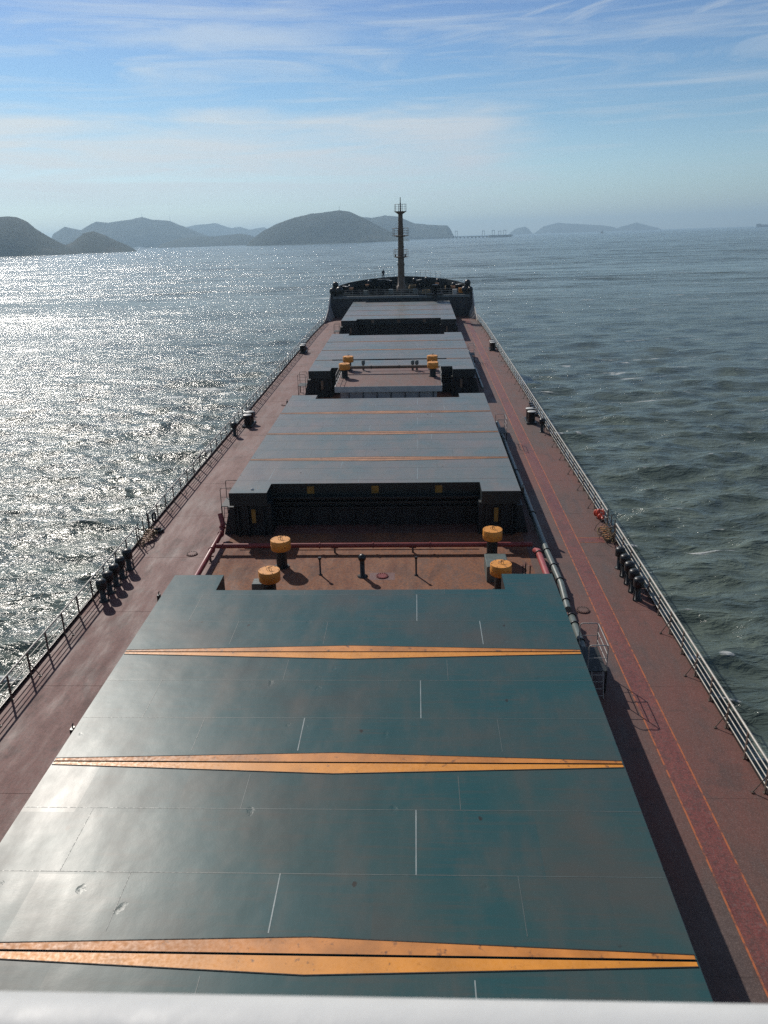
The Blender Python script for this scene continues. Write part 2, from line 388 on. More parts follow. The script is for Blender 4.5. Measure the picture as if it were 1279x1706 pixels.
# ------------------------------------------------------------------ forecastle
fc=MB(); y0=138.3
fc.cur=0
w=hb(y0)
fc.add([(-w,y0,DK-.02),(w,y0,DK-.02),(w,y0,FZ(y0)),(-w,y0,FZ(y0))],[(0,1,2,3)])
for x in np.arange(-10.6,10.7,1.33): fc.box(x-.04,x+.04,y0-.12,y0-.001,DK+.002,FZ(y0)-.35)
fcw=fc.build('forecastle_wall',MT['fc'],ship)
MB().box(-11.3,11.3,y0-.45,y0-.01,FZ(y0)-.32,FZ(y0)+.05).build('forecastle_lip',MT['fclip'],ship)
mb=MB(); yb=[138.3,142,146,150,153.5,156.5,158.7,160,160.4]; n=len(yb)
mb.add([(-hb(y),y,FZ(y)) for y in yb]+[(hb(y),y,FZ(y)) for y in yb],[(i,n+i,n+i+1,i+1) for i in range(n-1)])
mb.build('forecastle_deck',MT['matt'],ship)
mb=MB()
for s in (-1,1):
    def pt(y,z,i): return (s*max(0,hb(y)-i),y-(i if y>159 else 0),z)
    yw=[141,143.5]+yb[2:]
    for k in range(len(yw)-1):
        a,b=yw[k],yw[k+1]
        P=[pt(a,FZ(a),0),pt(b,FZ(b),0),pt(b,BZ(b),0),pt(a,BZ(a),0),pt(a,FZ(a),.12),pt(b,FZ(b),.12),pt(b,BZ(b),.12),pt(a,BZ(a),.12)]
        mb.add(P,[(0,1,2,3),(7,6,5,4),(3,2,6,7),(0,3,7,4),(1,5,6,2)])
        if k: 
            P=[(s*(hb(a)-.12),a,FZ(a)+.01),(s*max(.1,hb(a)-.75),a,FZ(a)+.01),(s*(hb(a)-.12),a,BZ(a)-.12)]
            P+=[(x,y+.05,z) for x,y,z in P]; mb.add(P,[(0,1,2),(5,4,3),(1,4,5,2)])
mb.build('bow_bulwark',MT['dark'],ship)
# flared wing bulwarks sloping down to the main deck
for s,mat in ((-1,MT['white']),(1,MT['white'])):
    mb=MB(); x=hb(136.0)
    prof=[(130.5,DK+.02),(138.3,DK+.02),(141.0,FZ(141)),(141.0,FZ(141)+.95),(138.6,FZ(138.6)+.35),(135.6,-.9),(132.6,-1.9),(130.5,DK+.3)]
    P=[(s*(hb(y)-.02),y,z) for y,z in prof]+[(s*(hb(y)-.14),y,z) for y,z in prof]; n=len(prof)
    mb.add(P,[tuple(range(n)),tuple(reversed(range(n,2*n)))]+[(i,n+i,n+(i+1)%n,(i+1)%n) for i in range(n)])
    for yy,zt in ((133.2,-1.75),(135.2,-1.05),(137.2,-.3)):
        P=[(s*(hb(yy)-.14),yy,DK+.02),(s*(hb(yy)-.9),yy,DK+.02),(s*(hb(yy)-.14),yy,zt)]; P+=[(a,b+.06,c) for a,b,c in P]
        mb.add(P,[(0,1,2),(5,4,3),(1,4,5,2)])
    mb.build('wing_bulwark',mat,ship)

# superstructure front below the camera, and the bridge bulwark with its white cap
mb=MB(); mb.box(-12.4,12.4,-14,.30,DK+.001,12.55); mb.cur=1
for z in (-.6,2.2,5.0,7.8,10.4):
    for x in np.arange(-10.5,10.6,2.1): mb.box(x-.35,x+.35,.30,.315,z,z+.7)
mb.build('superstructure_front',[MT['bridge'],MT['glass']],ship)
bw=thing('bridge_bulwark','white painted bridge bulwark, its cap rail filling the bottom edge of the photo','bulwark')
MB().box(-12.4,13.2,.40,.43,12.55,13.66).build('bulwark_plate',MT['bridge'],bw)
mb=MB(); mb.tube([(-12.4,.43,13.672),(13.2,.43,13.672)],.05,14)
mb.cur=0; mb.box(-12.4,13.2,.18,.43,13.690,13.721); mb.build('cap_rail',MT['bridge'],bw)

# ------------------------------------------------------------------ guard rails
def guard_rail(side,ya,yb,label):
    t=thing('guard_rail',label,'railing',(0,0,0))
    X=lambda y: side*(hb(y)-.15)
    n=max(2,round((yb-ya)/1.64)); yy=[ya+(yb-ya)*i/n for i in range(n+1)]
    for nm,z,r in (('top_rail',1.06,.040),('middle_rail',.80,.022),('middle_rail',.54,.022),('middle_rail',.28,.022)):
        MB().tube([(X(y),y,DK+z) for y in yy],r,8 if r>.03 else 6).build(nm,MT['rail'],t)
    for i,y in enumerate(yy):
        p=MB(); p.box(X(y)-.02,X(y)+.02,y-.045,y+.045,DK,DK+1.05); p.box(X(y)-.06,X(y)+.06,y-.06,y+.06,DK+.001,DK+.02)
        if i%2==0:
            p.tube([(X(y)-side*.01,y,DK+.62),(X(y)-side*.36,y,DK+.03)],.018,6); p.box(X(y)-side*.36-.05,X(y)-side*.36+.05,y-.05,y+.05,DK+.001,DK+.035)
        p.build('post',MT['post'],t)
guard_rail(-1,4,40.1,'port side guard rail from the lower left edge to the rope-hung gap')
guard_rail(-1,42.2,130.6,'port side guard rail running from the rope-hung gap towards the bow')
guard_rail(1,4,40.2,'starboard cream guard rail from the lower right edge to the orange gear')
guard_rail(1,42.2,130.6,'starboard cream guard rail running from the orange gear towards the bow')

# ------------------------------------------------------------------ small deck fittings
def lug(mb,z,r):
    mb.tube([(-.10,0,z),(-.10,0,z+.10),(.10,0,z+.10),(.10,0,z)],.014,6); mb.cyl((0,0,z),(0,0,z+.16),.018,n=6); mb.cyl((.0,0,z+.15),(.16,.05,z+.15),.014,n=6)
def mushroom_vent(loc,label,h=1.5,r=.5,first=None,box=None):
    t=thing('mushroom_vent',label,'vent',loc,group='yellow mushroom vents')
    MB().lathe([(r*.55,0),(r*.55,h-.45)],n=18).lathe([(r*.75,0),(r*.75,.06)],n=18).build('stem',MT['dark'],t)
    MB().lathe([(r-.02,h-.52),(r,h-.50),(r,h-.02),(r-.015,h)],n=32).lathe([(r-.015,h),(.02,h+.004)],n=32).lathe([(r+.006,h-.30),(r+.006,h-.28)],n=32).build('drum',MT['drum'],t)
    mb=MB(); lug(mb,h+.01,r)
    for k in range(6): a=k*math.pi/3; mb.ball((math.cos(a)*r*.86,math.sin(a)*r*.86,h+.01),.02,4)
    mb.build('lifting_lug',MT['black'],t)
    if box:
        x0,x1,ya,yb,zt=box
        MB().bbox(x0,x1,ya,yb,0.004,zt).build('base_box',MT['grey'],t)
    return t
G=DK
mushroom_vent((-4.52,37.25,G),'yellow drum vent beside the red cross pipe on the port side of the brown deck',1.5,.5)
mushroom_vent((-4.50,33.75,G),'yellow drum vent nearest the port corner of the nearest hatch cover',1.42,.5,box=(-.85,-.1,-.1,.55,.75))
mushroom_vent((6.18,38.45,G),'yellow drum vent standing before the dark starboard end of the second hatch',1.5,.5)
mushroom_vent((6.20,34.35,G),'yellow drum vent rising above the starboard rear corner of the nearest hatch cover',1.42,.5,box=(-.55,.5,1.0,2.6,.8))
H2=.2
for x,y,l in ((-4.03,71.9,'front port yellow drum vent on the roof of the white-edged deck house'),(-3.98,75.6,'rear port yellow drum vent on the roof of the white-edged deck house'),
              (3.86,75.4,'rear starboard yellow drum vent on the roof of the white-edged deck house'),(3.84,72.0,'front starboard yellow drum vent on the roof of the white-edged deck house')):
    mushroom_vent((x,y,H2+.001),l,1.28,.5)
# thin vent posts
def vent_post(loc,label,r,h,head):
    t=thing('vent_post',label,'vent post',loc,group='vent posts on the brown deck')
    MB().lathe([(r*2.2,0),(r*2.2,.03),(r,.04),(r,h-.1)],n=12).build('pipe',MT['black'],t)
    (MB().ball((0,0,h-head*.6),head,8) if head>.12 else MB().lathe([(r,h-.14),(head,h-.1),(head,h)],n=12)).build('head',MT['black'],t)
vent_post((-2.46,36.25,G),'thin black vent post on the brown deck left of the thick one',.045,.95,.085)
vent_post((-.36,36.05,G),'thick black vent post with a ball head in the middle of the brown deck',.12,1.12,.2)
vent_post((2.27,36.15,G),'thin black vent post on the brown deck right of the round manhole',.045,1.0,.07)
for x,y,l in ((-2.57,75.4,'short dark vent pipe at the rear port side of the deck house roof'),(2.03,75.1,'left one of two short dark vent pipes beside the starboard drums'),(2.42,75.1,'right one of two short dark vent pipes beside the starboard drums')):
    t=thing('vent_pipe',l,'vent pipe',(x,y,H2+.001),group='vent pipes on the deck house roof'); MB().lathe([(.1,0),(.1,.6)],n=10).build('pipe',MT['grey'],t); MB().lathe([(.17,.55),(.17,.88),(.12,.92)],n=12).build('head',MT['grey'],t)
# manholes
def manhole(loc,label,mat,pad=None):
    t=thing('manhole_cover',label,'manhole',loc)
    MB().lathe([(.30,0),(.30,.05)],n=24).build('cover',mat,t)
    mb=MB()
    for k in range(16): a=k*math.pi/8; mb.cyl((math.cos(a)*.25,math.sin(a)*.25,.04),(math.cos(a)*.25,math.sin(a)*.25,.09),.018,n=6)
    mb.build('bolt_ring',MT['post'],t)
    if pad: MB().sheet([(-pad,-.42),(pad,-.42),(pad,.42),(-pad,.42)],.006).build('bare_pad',MT['lane_old'],t)
manhole((.60,36.05,G),'round bolted manhole on the brown deck beside the ball-headed post',MT['redpipe'],.62)
manhole((-9.58,38.9,G),'round bolted manhole on the port side deck near the pipe corner',MT['deck'])
manhole((9.66,32.4,G),'round bolted manhole beside the grey pipe on the starboard deck',MT['deck_stbd'])
for x,y,l in ((-9.9,73.5,'small round manhole far along the port side deck beside the deck house'),):
    manhole((x,y,G),l,MT['deck'])
# air pipe heads by the rails
def air_pipe(loc,label,group,rz=0):
    t=thing('air_pipe',label,'air pipe',loc,rz,group)
    MB().lathe([(.22,0),(.22,.03),(.13,.04),(.13,.70)],n=14).build('pipe',MT['black'],t)
    MB().lathe([(.15,.64),(.24,.68),(.25,.98),(.22,1.07),(.13,1.12),(.02,1.14)],n=18).build('head',MT['black'],t)
    MB().tube([(.2,.1,.0),(.2,.1,.5),(.13,.05,.62)],.03,6).build('drain_pipe',MT['black'],t)
    return t
POS=['nearest','second','third','farthest']
ap=None
for s,nm in ((-1,'port'),(1,'starboard')):
    for k,y in enumerate((33.45,34.3,35.15,36.0)):
        lab='%s of four black mushroom-headed air pipes at the %s rail'%(POS[k],nm)
        if ap is None: ap=air_pipe((s*12.32,y,G),lab,'black air pipes at the rails')
        else: dup(ap,(s*12.32,y,G),0 if s<0 else math.pi,lab,'black air pipes at the rails')
for s,y,l in ((-1,62.8,'lone black air pipe at the port rail just before the twin bollards'),(1,62.9,'lone black air pipe at the starboard rail just before the twin bollards'),
              (1,36.9,'black air pipe with red valve behind the starboard row of four'),(-1,37.0,'black air pipe with red valve behind the port row of four')):
    dup(ap,(s*12.3,y,G),0,l,'black air pipes at the rails')
# twin bollards
def bollard(loc,label,rz=0):
    t=thing('twin_bollard',label,'bollard',loc,rz,'twin bollards at the rails')
    MB().bbox(-.42,.42,-1.0,1.0,.004,.14).build('base_plate',MT['black'],t)
    for y in (-.55,.55):
        p=MB().lathe([(.30,.1),(.30,.92),(.37,.95),(.37,1.0)],(0,y,0),22).build('post',MT['black'],t)
        MB().lathe([(.355,1.0),(.34,1.02),(.02,1.025)],(0,y,0),22).build('top_plate',MT['white'],p)
    return t
b0=bollard((-11.8,66.3,G),'black twin bollard at the port rail halfway along the ship')
dup(b0,(11.85,66.3,G),0,'black twin bollard at the starboard rail halfway along the ship')
dup(b0,(-11.95,103.0,G),0,'far black twin bollard at the port rail beside the dark gap')
dup(b0,(11.95,103.0,G),0,'far black twin bollard at the starboard rail beside the dark gap')
def fairlead(loc,label,rz=0):
    t=thing('roller_fairlead',label,'fairlead',loc,rz,'roller fairleads at the deck edge')
    MB().bbox(-.3,.3,-1.1,1.1,.004,.2).build('base',MT['black'],t)
    for y in (-.7,0,.7): MB().lathe([(.16,.2),(.12,.35),(.12,.6),(.2,.72),(.2,.78)],(0,y,0),14).build('roller',MT['black'],t)
    return t
f0=fairlead((-12.35,69.2,G),'black roller fairlead at the port deck edge beyond the twin bollards')
dup(f0,(12.35,69.2,G),0,'black roller fairlead at the starboard deck edge beyond the twin bollards')
dup(f0,(-12.2,105.6,G),0,'far black roller fairlead at the port deck edge near the dark gap')
dup(f0,(12.2,105.6,G),0,'far black roller fairlead at the starboard deck edge near the dark gap')
# rust ring around the starboard bollard base
# pipes
def pipe(name,label,pts,r,mat,flanges=(),supports=()):
    t=thing(name,label,'pipe'); MB().tube(pts,r,16).build('pipe',mat,t)
    P=[Vector(p) for p in pts]
    for k,f in flanges:
        a,b=P[k],P[k+1]; c=a.lerp(b,f); d=(b-a).normalized()*.025; MB().cyl(c-d,c+d,r*1.3,n=16).build('flange',MT['black'] if mat!=MT['redpipe'] else MT['redpipe'],t)
    for x,y,z in supports: MB().box(x-.05,x+.05,y-.04,y+.04,DK+.001,z-r-.04).box(x-r-.05,x+r+.05,y-.03,y+.03,z-r-.04,z-r).build('support',MT['post'],t)
    return t
zz=DK+.42
pipe('cross_pipe','dark red pipe crossing the brown deck below the second hatch',[(-8.25,39.0,zz),(8.3,39.0,zz)],.13,MT['redpipe'],[(0,.02),(0,.33),(0,.5),(0,.68),(0,.97)],[(-6,39,zz),(-2,39,zz),(2.1,39,zz),(6,39,zz)])
pipe('side_pipe','dark red pipe along the port edge of the brown deck',[(-8.32,31.2,zz),(-8.36,36,zz),(-8.40,40.9,zz),(-8.40,41.3,zz+.35),(-8.55,41.5,zz+.9)],.14,MT['redpipe'],[(0,.5),(1,.5),(1,.95),(2,.6)],[(-8.33,33.5,zz),(-8.37,38,zz)])
pipe('pink_pipe','short pinkish red pipe at the starboard edge of the brown deck',[(8.5,33.0,zz),(8.47,38.1,zz),(8.40,38.5,zz-.15)],.16,MT['pinkpipe'],[(0,.93)],[(8.5,35,zz)])
pipe('grey_pipe','thick grey green pipe along the starboard side of the second hatch',[(8.90,31.9,zz-.1),(8.98,33.4,zz-.1),(9.0,34.2,zz),(8.92,38.2,zz),(8.90,64.5,zz)],.15,MT['grey'],[(0,.5),(2,.1),(2,.5),(2,.97),(3,.2),(3,.5)],[(8.96,36,zz),(8.9,42,zz),(8.9,48,zz),(8.9,54,zz)])
pipe('lower_grey_pipe','short grey green pipe beside the starboard rear corner of the nearest hatch',[(8.86,27.9,zz),(8.9,31.1,zz),(8.88,31.4,zz-.25)],.15,MT['grey'],[(0,.3),(0,.75),(0,.98)],[(8.88,29,zz)])
pipe('flat_edge_pipe','thin pale pipe running low under the cross pipe on the brown deck',[(-7.2,39.55,DK+.12),(-4.9,39.55,DK+.12),(-4.8,39.5,DK+.12),(5.5,39.5,DK+.12)],.04,MT['white'],[(2,.3),(2,.7)])
pipe('coaming_pipe','narrow grey pipe low along the starboard side of the nearest hatch',[(8.75,8,DK+.3),(8.75,26,DK+.3)],.06,MT['grey'],[(0,.2),(0,.5),(0,.8)],[(8.75,12,DK+.3),(8.75,18,DK+.3),(8.75,24,DK+.3)])
pipe('far_coaming_pipe','narrow grey pipe along the starboard side of the third hatch',[(8.8,78,DK+.4),(8.8,100,DK+.4)],.12,MT['grey'],[(0,.2),(0,.5),(0,.8)])
# drains, valves and sounding pipes at the pit's starboard end
for i,(x,y) in enumerate(((7.45,36.0),(7.62,36.3),(7.8,36.0))):
    t=thing('valve_post',['left','middle','right'][i]+' one of three thin dark valve posts before the pink pipe','valve',(x,y,G),group='valve posts')
    MB().lathe([(.06,0),(.03,.03),(.03,.55)],n=8).build('stem',MT['black'],t); MB().tube([(.09*math.cos(a),.09*math.sin(a),.56) for a in [k*math.pi/4 for k in range(8)]],.012,5,True).build('handwheel',MT['redpipe'],t)
t=thing('drain_hose','pale curved hose lying before the pink pipe','hose'); MB().tube([(7.2,35.1,DK+.04),(7.5,35.3,DK+.05),(7.8,35.35,DK+.05),(8.1,35.55,DK+.05),(8.2,36.0,DK+.05)],.03,6).build('hose_line',MT['white'],t)

# access platforms with hoop rails beside the coamings
def platform(loc,label,w=.75,l=1.75,h=.92,rail=1.05,rz=0,mat=None,ladder=True):
    mat=mat or MT['steel']
    t=thing('access_platform',label,'platform',loc,rz,'access platforms beside the hatches')
    MB().box(-w/2,w/2,-l/2,l/2,h-.04,h).build('tread_plate',MT['coaming'],t)
    for x,y in ((-w/2+.03,-l/2+.03),(w/2-.03,-l/2+.03),(-w/2+.03,l/2-.03),(w/2-.03,l/2-.03)): MB().box(x-.03,x+.03,y-.03,y+.03,.001,h-.04).build('leg',MT['black'],t)
    for ye in (-l/2+.04,l/2-.04):
        mb=MB(); zt=h+rail; c=.12
        mb.tube([(-w/2+.03,ye,h),(-w/2+.03,ye,zt-c),(-w/2+.06,ye,zt-.03),(-w/2+c,ye,zt),(w/2-c,ye,zt),(w/2-.06,ye,zt-.03),(w/2-.03,ye,zt-c),(w/2-.03,ye,h)],.021,7)
        mb.tube([(-w/2+.03,ye,h+rail*.5),(w/2-.03,ye,h+rail*.5)],.014,6)
        mb.build('hoop_rail',mat,t)
    mb=MB()
    for f in (.33,.66,1): mb.tube([(w/2-.03,-l/2+.04,h+rail*f-.03),(w/2-.03,l/2-.04,h+rail*f-.03)],.017,6)
    mb.build('side_rail',mat,t)
    if ladder:
        mb=MB()
        for x in (-.2,.2): mb.tube([(x,-l/2-.42,.02),(x,-l/2-.02,h+.0)],.02,6)
        for k in range(4): f=(k+.5)/4; mb.tube([(-.2,-l/2-.42+.4*f,h*f),(.2,-l/2-.42+.4*f,h*f)],.014,5)
        mb.build('ladder',mat,t)
    return t
platform((8.86,26.75,G),'access platform with pale hoop rails beside the nearest hatch, its shadow on the red lane')
platform((8.78,60.2,G),'access platform with hoop rails beside the starboard side of the second hatch')
platform((8.78,94.8,G),'far access platform with hoop rails beside the starboard side of the third hatch')
platform((-8.62,44.4,G),'access platform with thin rails at the port front corner of the second hatch',.8,1.5,.95,1.1,mat=MT['post'])
platform((-8.75,78.3,G),'access platform with thin rails at the port front corner of the third hatch',.8,1.5,.95,1.1,mat=MT['post'])
platform((-8.7,115.2,G),'farthest access platform at the port front corner of the last hatch',.8,1.5,.95,1.0,mat=MT['post'])
# small dark lever at the port edge of the nearest hatch
for x,y,l in ((-8.06,28.9,'small dark lever standing at the port edge of the nearest hatch, rear end'),(-8.0,20.0,'small dark fitting at the port edge of the nearest hatch beside its second stripe'),(-8.05,63.8,'small dark lever at the port rear edge of the second hatch'),(8.1,41.9,'pale lever on the starboard front corner of the second hatch coaming')):
    t=thing('locking_lever',l,'lever',(x,y,0),group='locking levers on the hatch edges'); MB().box(-.05,.05,-.1,.1,-.35,-.02).build('bracket',MT['black'],t); MB().tube([(0,0,-.1),(0,.03,.06),(.02,.06,.10)],.022,6).build('handle',MT['black'],t)
# lashing socket cover on the second hatch
t=thing('lifting_socket','small bright lifting socket on the port front corner of the second hatch','socket',(-6.7,41.75,0)); MB().lathe([(.09,.001),(.09,.05),(.03,.09)],n=12).build('dome',MT['white'],t)

# pilot gate gear at the rail gaps
def gate(side,label1,label2,label3):
    X=side*12.82
    t=thing('pilot_ladder_heap',label1,'rope ladder',(0,0,0))
    rr=random.Random(3+side)
    mb=MB()
    for k in range(9):
        c=(X-side*rr.uniform(.05,.45),40.3+rr.uniform(-.2,1.4)); r=rr.uniform(.18,.35); z=DK+rr.uniform(.05,.55)
        mb.tube([(c[0]+r*math.cos(a)*.8,c[1]+r*math.sin(a),z+.12*math.sin(2*a+k)) for a in [q*math.pi/6 for q in range(12)]],.022,5,True)
    mb.build('rope_coil',MT['rope'],t)
    mb=MB()
    for k in range(7): y=40.4+k*.16; mb.box(X-side*.3-.24,X-side*.3+.24,y-.04,y+.04,DK+.12+.05*k,DK+.15+.05*k,rz=rr.uniform(-.4,.4))
    mb.build('ladder_step',MT['yellow_dull'],t)
    t=thing('gate_stanchions',label2,'gate',(0,0,0))
    for y in (40.35,41.15,41.95): MB().tube([(X,y,DK),(X,y,DK+1.15),(X,y+.04,DK+1.2)],.03,7).build('stanchion',MT['post'],t)
    mb=MB()
    for z in (.5,.95):
        mb.tube([(X,40.2+2.0*f,DK+z-.35*math.sin(math.pi*f)) for f in [q/10 for q in range(11)]],.016,5)
    mb.build('chain',MT['post'],t)
    mb=MB(); mb.tube([(X-side*.05,40.3,DK+.9),(X-side*.35,40.5,DK+.7),(X-side*.6,40.7,DK+.3),(X-side*.7,40.7,DK+.02)],.02,6)
    mb.tube([(X-side*.05,41.6,DK+.9),(X-side*.35,41.7,DK+.7),(X-side*.6,41.9,DK+.3),(X-side*.7,41.9,DK+.02)],.02,6); mb.build('brace',MT['post'],t)
    t=thing('lifebuoy',label3,'lifebuoy',(X-side*.10,42.75,DK+.65))
    ring=MB(); pts=[(0,.26*math.cos(a),.26*math.sin(a)) for a in [q*math.pi/10 for q in range(20)]]; ring.tube(pts,.055,8,True)
    ring.build('ring',MT['orange'] if side>0 else MT['black'],t)
    if side>0:
        mb=MB()
        for a in (0,1.57,3.14,4.71): mb.tube([(0,.26*math.cos(a+d),.26*math.sin(a+d)) for d in (-.12,0,.12)],.06,8)
        mb.build('white_band',MT['white'],t)
    return t
gate(-1,'tangle of dark rope and ladder steps at the gap of the port rail','dark gate posts and chains in the gap of the port rail','black ring fender hanging on the port rail beside the gap')
gate(1,'tangle of tan rope and ochre ladder steps at the gap of the starboard rail','rusty gate posts and chains in the gap of the starboard rail','orange lifebuoy hanging on the starboard rail beyond the gap')
t=thing('ring_fender','black ring lying against the foot of the port rail beside the gap','fender',(-12.35,42.1,DK+.09)); MB().tube([(.25*math.cos(a),.25*math.sin(a),0) for a in [q*math.pi/9 for q in range(18)]],.08,8,True).build('ring',MT['black'],t)
t=thing('life_jacket_bag','orange red bundle tied to the starboard rail beyond the gap','bundle',(12.72,43.7,DK+.02))
MB().ball((0,0,.32),.17,8,1.6).ball((-.1,.25,.25),.14,8,1.5).ball((0,-.3,.22),.13,8,1.4).build('bag',MT['orange'],t)

# deck house between second and third hatch
dh=thing('deck_house','grey mast house with white-edged pinkish roof between the second and third hatch','deck house')
MB().box(-4.15,4.1,68.4,76.0,DK+.002,-.35).build('wall',MT['white'],dh)
MB().box(-4.6,4.55,68.0,76.2,-.30,H2-.004).build('roof_edge',MT['white'],dh)
MB().sheet([(-4.55,68.05),(4.5,68.05),(4.5,76.15),(-4.55,76.15)],H2).build('roof_deck',MT['deck_stbd'],dh)
mb=MB()
for x in np.arange(-3.4,4.0,1.2): mb.box(x-.03,x+.03,68.3,68.399,DK+.003,-.36)
mb.build('wall_stiffener',MT['fc'],dh)
mb=MB()
for x in (-4.02,-3.72): mb.box(x-.02,x+.02,68.1,68.16,DK+.003,-.31)
for z in np.arange(DK+.3,-.4,.3): mb.box(-4.02,-3.72,68.11,68.15,z,z+.025)
mb.build('ladder',MT['rail'],dh)
for s in (-1,1):
    mb=MB(); x=s*4.48
    for y in (68.2,69.6,71.0,72.4): mb.tube([(x,y,H2),(x,y,H2+1.0)],.022,6)
    for z in (.5,1.0): mb.tube([(x,68.2,H2+z),(x,72.4,H2+z)],.02,6)
    mb.build('roof_rail',MT['rail'],dh)
pipe('roof_pipe','brown pipe crossing the deck house roof between the drum vents',[(-4.3,73.9,H2+.55),(4.2,73.9,H2+.55)],.14,MT['mast'],[(0,.3),(0,.6)])
pipe('roof_hydraulic_pipe','thin dark pipe bundle crossing behind the drum vents of the deck house',[(-5.5,75.9,H2+.9),(5.2,75.9,H2+.9)],.05,MT['black'])

# ------------------------------------------------------------------ foremast
mast=thing('foremast','tall tapered steel foremast with three railed platforms on the bow','mast',(-.08,145.3,FZ(145.3)))
zb=FZ(145.3)
MB().lathe([(.80,0),(.80,.9),(.60,.95),(.58,2.5),(.50,7),(.42,10.5),(.37,13.0)],n=24).build('pole',MT['mast'],mast)
MB().lathe([(.12,13.0),(.10,14.4),(.07,14.45),(.06,15.25)],n=10).build('topmast',MT['mast'],mast)
def mplat(z,r,rail,brk):
    p=MB().lathe([(.35,-brk),(r,-.06),(r,0)],n=10).build('platform',MT['mast'],mast,(0,0,z))
    mb=MB(); n=10
    for zz in (rail,rail*.66,rail*.33): mb.tube([(r*.97*math.cos(2*math.pi*k/n),r*.97*math.sin(2*math.pi*k/n),zz) for k in range(n)],.028 if zz==rail else .018,5,True)
    for k in range(n): a=2*math.pi*k/n; mb.cyl((r*.97*math.cos(a),r*.97*math.sin(a),0),(r*.97*math.cos(a),r*.97*math.sin(a),rail),.025,n=5)
    mb.build('platform_rail',MT['post'],p)
mplat(13.05,1.02,1.1,.5); mplat(9.2,1.42,1.15,.28); mplat(5.75,1.28,1.15,.28)
mb=MB()
for z in np.arange(1.2,13,.4): mb.box(-.2,.2,-.62+.02*z,-.60+.02*z,z,z+.03)
for x in (-.2,.2): mb.cyl((x,-.64,1),(x,-.40,13),.02,n=5)
mb.build('ladder',MT['mast'],mast)
MB().box(-.62,.62,-.06,.06,4.38,4.52).box(-.62,-.5,-.12,.12,4.3,4.62).box(.5,.62,-.12,.12,4.3,4.62).build('lamp_bracket',MT['mast'],mast)
mb=MB().cyl((.75,-.9,5.78),(.75,-.9,6.2),.14,n=10).cyl((-.95,-.4,5.78),(-.95,-.4,6.15),.12,n=10); mb.build('lamp',MT['black'],mast)
MB().ball((.45,-.35,7.35),.13,6).build('lamp',MT['black'],mast)
# crane post / dark davit at the forecastle edge that shades the farthest hatch
dv=thing('davit_post','dark stores davit standing at the starboard aft edge of the bow deck','davit',(5.6,137.6,FZ(138)))
MB().lathe([(.3,-.3),(.28,1.3),(.5,1.35),(.5,1.75)],n=14).build('post',MT['black'],dv)
MB().box(-1.3,1.3,-.18,.18,.05,.35).build('cross_arm',MT['black'],dv)
# forecastle machinery
def windlass(loc,label,rz=0):
    t=thing('windlass',label,'windlass',loc,rz,'anchor windlasses on the bow')
    for x in (-.9,0,.9): MB().cyl((x-.3,0,.8),(x+.3,0,.8),.42,n=18).cyl((x-.34,0,.8),(x-.28,0,.8),.62,n=18).cyl((x+.28,0,.8),(x+.34,0,.8),.62,n=18).build('drum',MT['matt'],t)
    MB().box(-1.5,1.5,-.5,.5,.0,.25).box(1.35,1.9,-.5,.5,.1,1.3).build('frame',MT['matt'],t)
    MB().cyl((-2.1,0,.8),(-1.4,0,.8),.25,n=14).build('warping_head',MT['yellow_dull'],t)
    return t
w0=windlass((-4.4,147.8,FZ(147.8)),'anchor windlass on the port side of the bow deck')
dup(w0,(4.4,147.8,FZ(147.8)),math.pi,'anchor windlass on the starboard side of the bow deck')
w1=windlass((-6.8,142.3,FZ(142.3)),'mooring winch nearest the port side of the bow wall')
dup(w1,(7.0,142.3,FZ(142.3)),math.pi,'mooring winch nearest the starboard side of the bow wall')
def cowl(loc,label,h=1.2,r=.32):
    t=thing('cowl_vent',label,'vent',loc,group='black vents on the bow deck'); MB().lathe([(r*.7,0),(r*.6,h*.6)],n=12).build('stem',MT['black'],t)
    MB().ball((0,0,h),r*1.25,8,1.0).lathe([(r*1.05,h*.55),(r*1.25,h*.8)],n=14).build('head',MT['black'],t); return t
cowl((-11.05,140.2,FZ(140)),'tall round-headed black vent on the port wing of the bow deck',1.75,.42)
cowl((-11.5,139.0,FZ(139)),'short black vent at the outer port corner of the bow deck',.9,.4)
cowl((-10.3,139.0,FZ(139)),'short black vent inboard on the port wing of the bow deck',.95,.5)
cowl((11.05,140.0,FZ(140)),'tall round-headed black vent on the starboard wing of the bow deck',1.75,.42)
cowl((11.45,138.9,FZ(139)),'short black vent at the outer starboard corner of the bow deck',.8,.35)
cowl((10.5,139.0,FZ(139)),'short black vent inboard on the starboard wing of the bow deck',.8,.4)
for x,y,h,l in ((-8.9,144,1.0,'black vent between port winch and bow bulwark'),(8.9,144,1.1,'black vent between starboard winch and bow bulwark'),(2.2,152,1.2,'black vent right of the foremast near the stem'),(4.4,153.2,1.3,'black vent close to the starboard bow bulwark'),(6.4,150.6,1.2,'black vent behind the starboard windlass'),(-6.0,152.2,1.0,'black vent close to the port bow bulwark')):
    cowl((x,y,FZ(y)),l,h,.3)
for x,y,l in ((-8.4,146.6,'coiled mooring rope beside the port windlass'),(-1.9,148.6,'coiled mooring rope left of the foremast foot'),(1.9,149.2,'coiled mooring rope right of the foremast foot'),(8.2,147.0,'coiled mooring rope beside the starboard windlass'),(-3.6,141.0,'coiled mooring rope near the aft edge of the bow deck, port side'),(4.2,140.6,'coiled mooring rope near the aft edge of the bow deck, starboard side')):
    t=thing('rope_coil',l,'rope',(x,y,FZ(y)),group='rope coils on the bow deck'); mb=MB()
    for k in range(5): mb.tube([((.75-.04*k)*math.cos(a),(.75-.04*k)*math.sin(a),.08+.12*k) for a in [q*math.pi/8 for q in range(16)]],.07,6,True)
    mb.build('coil',MT['matt'] if x<0 else MT['rope'],t)
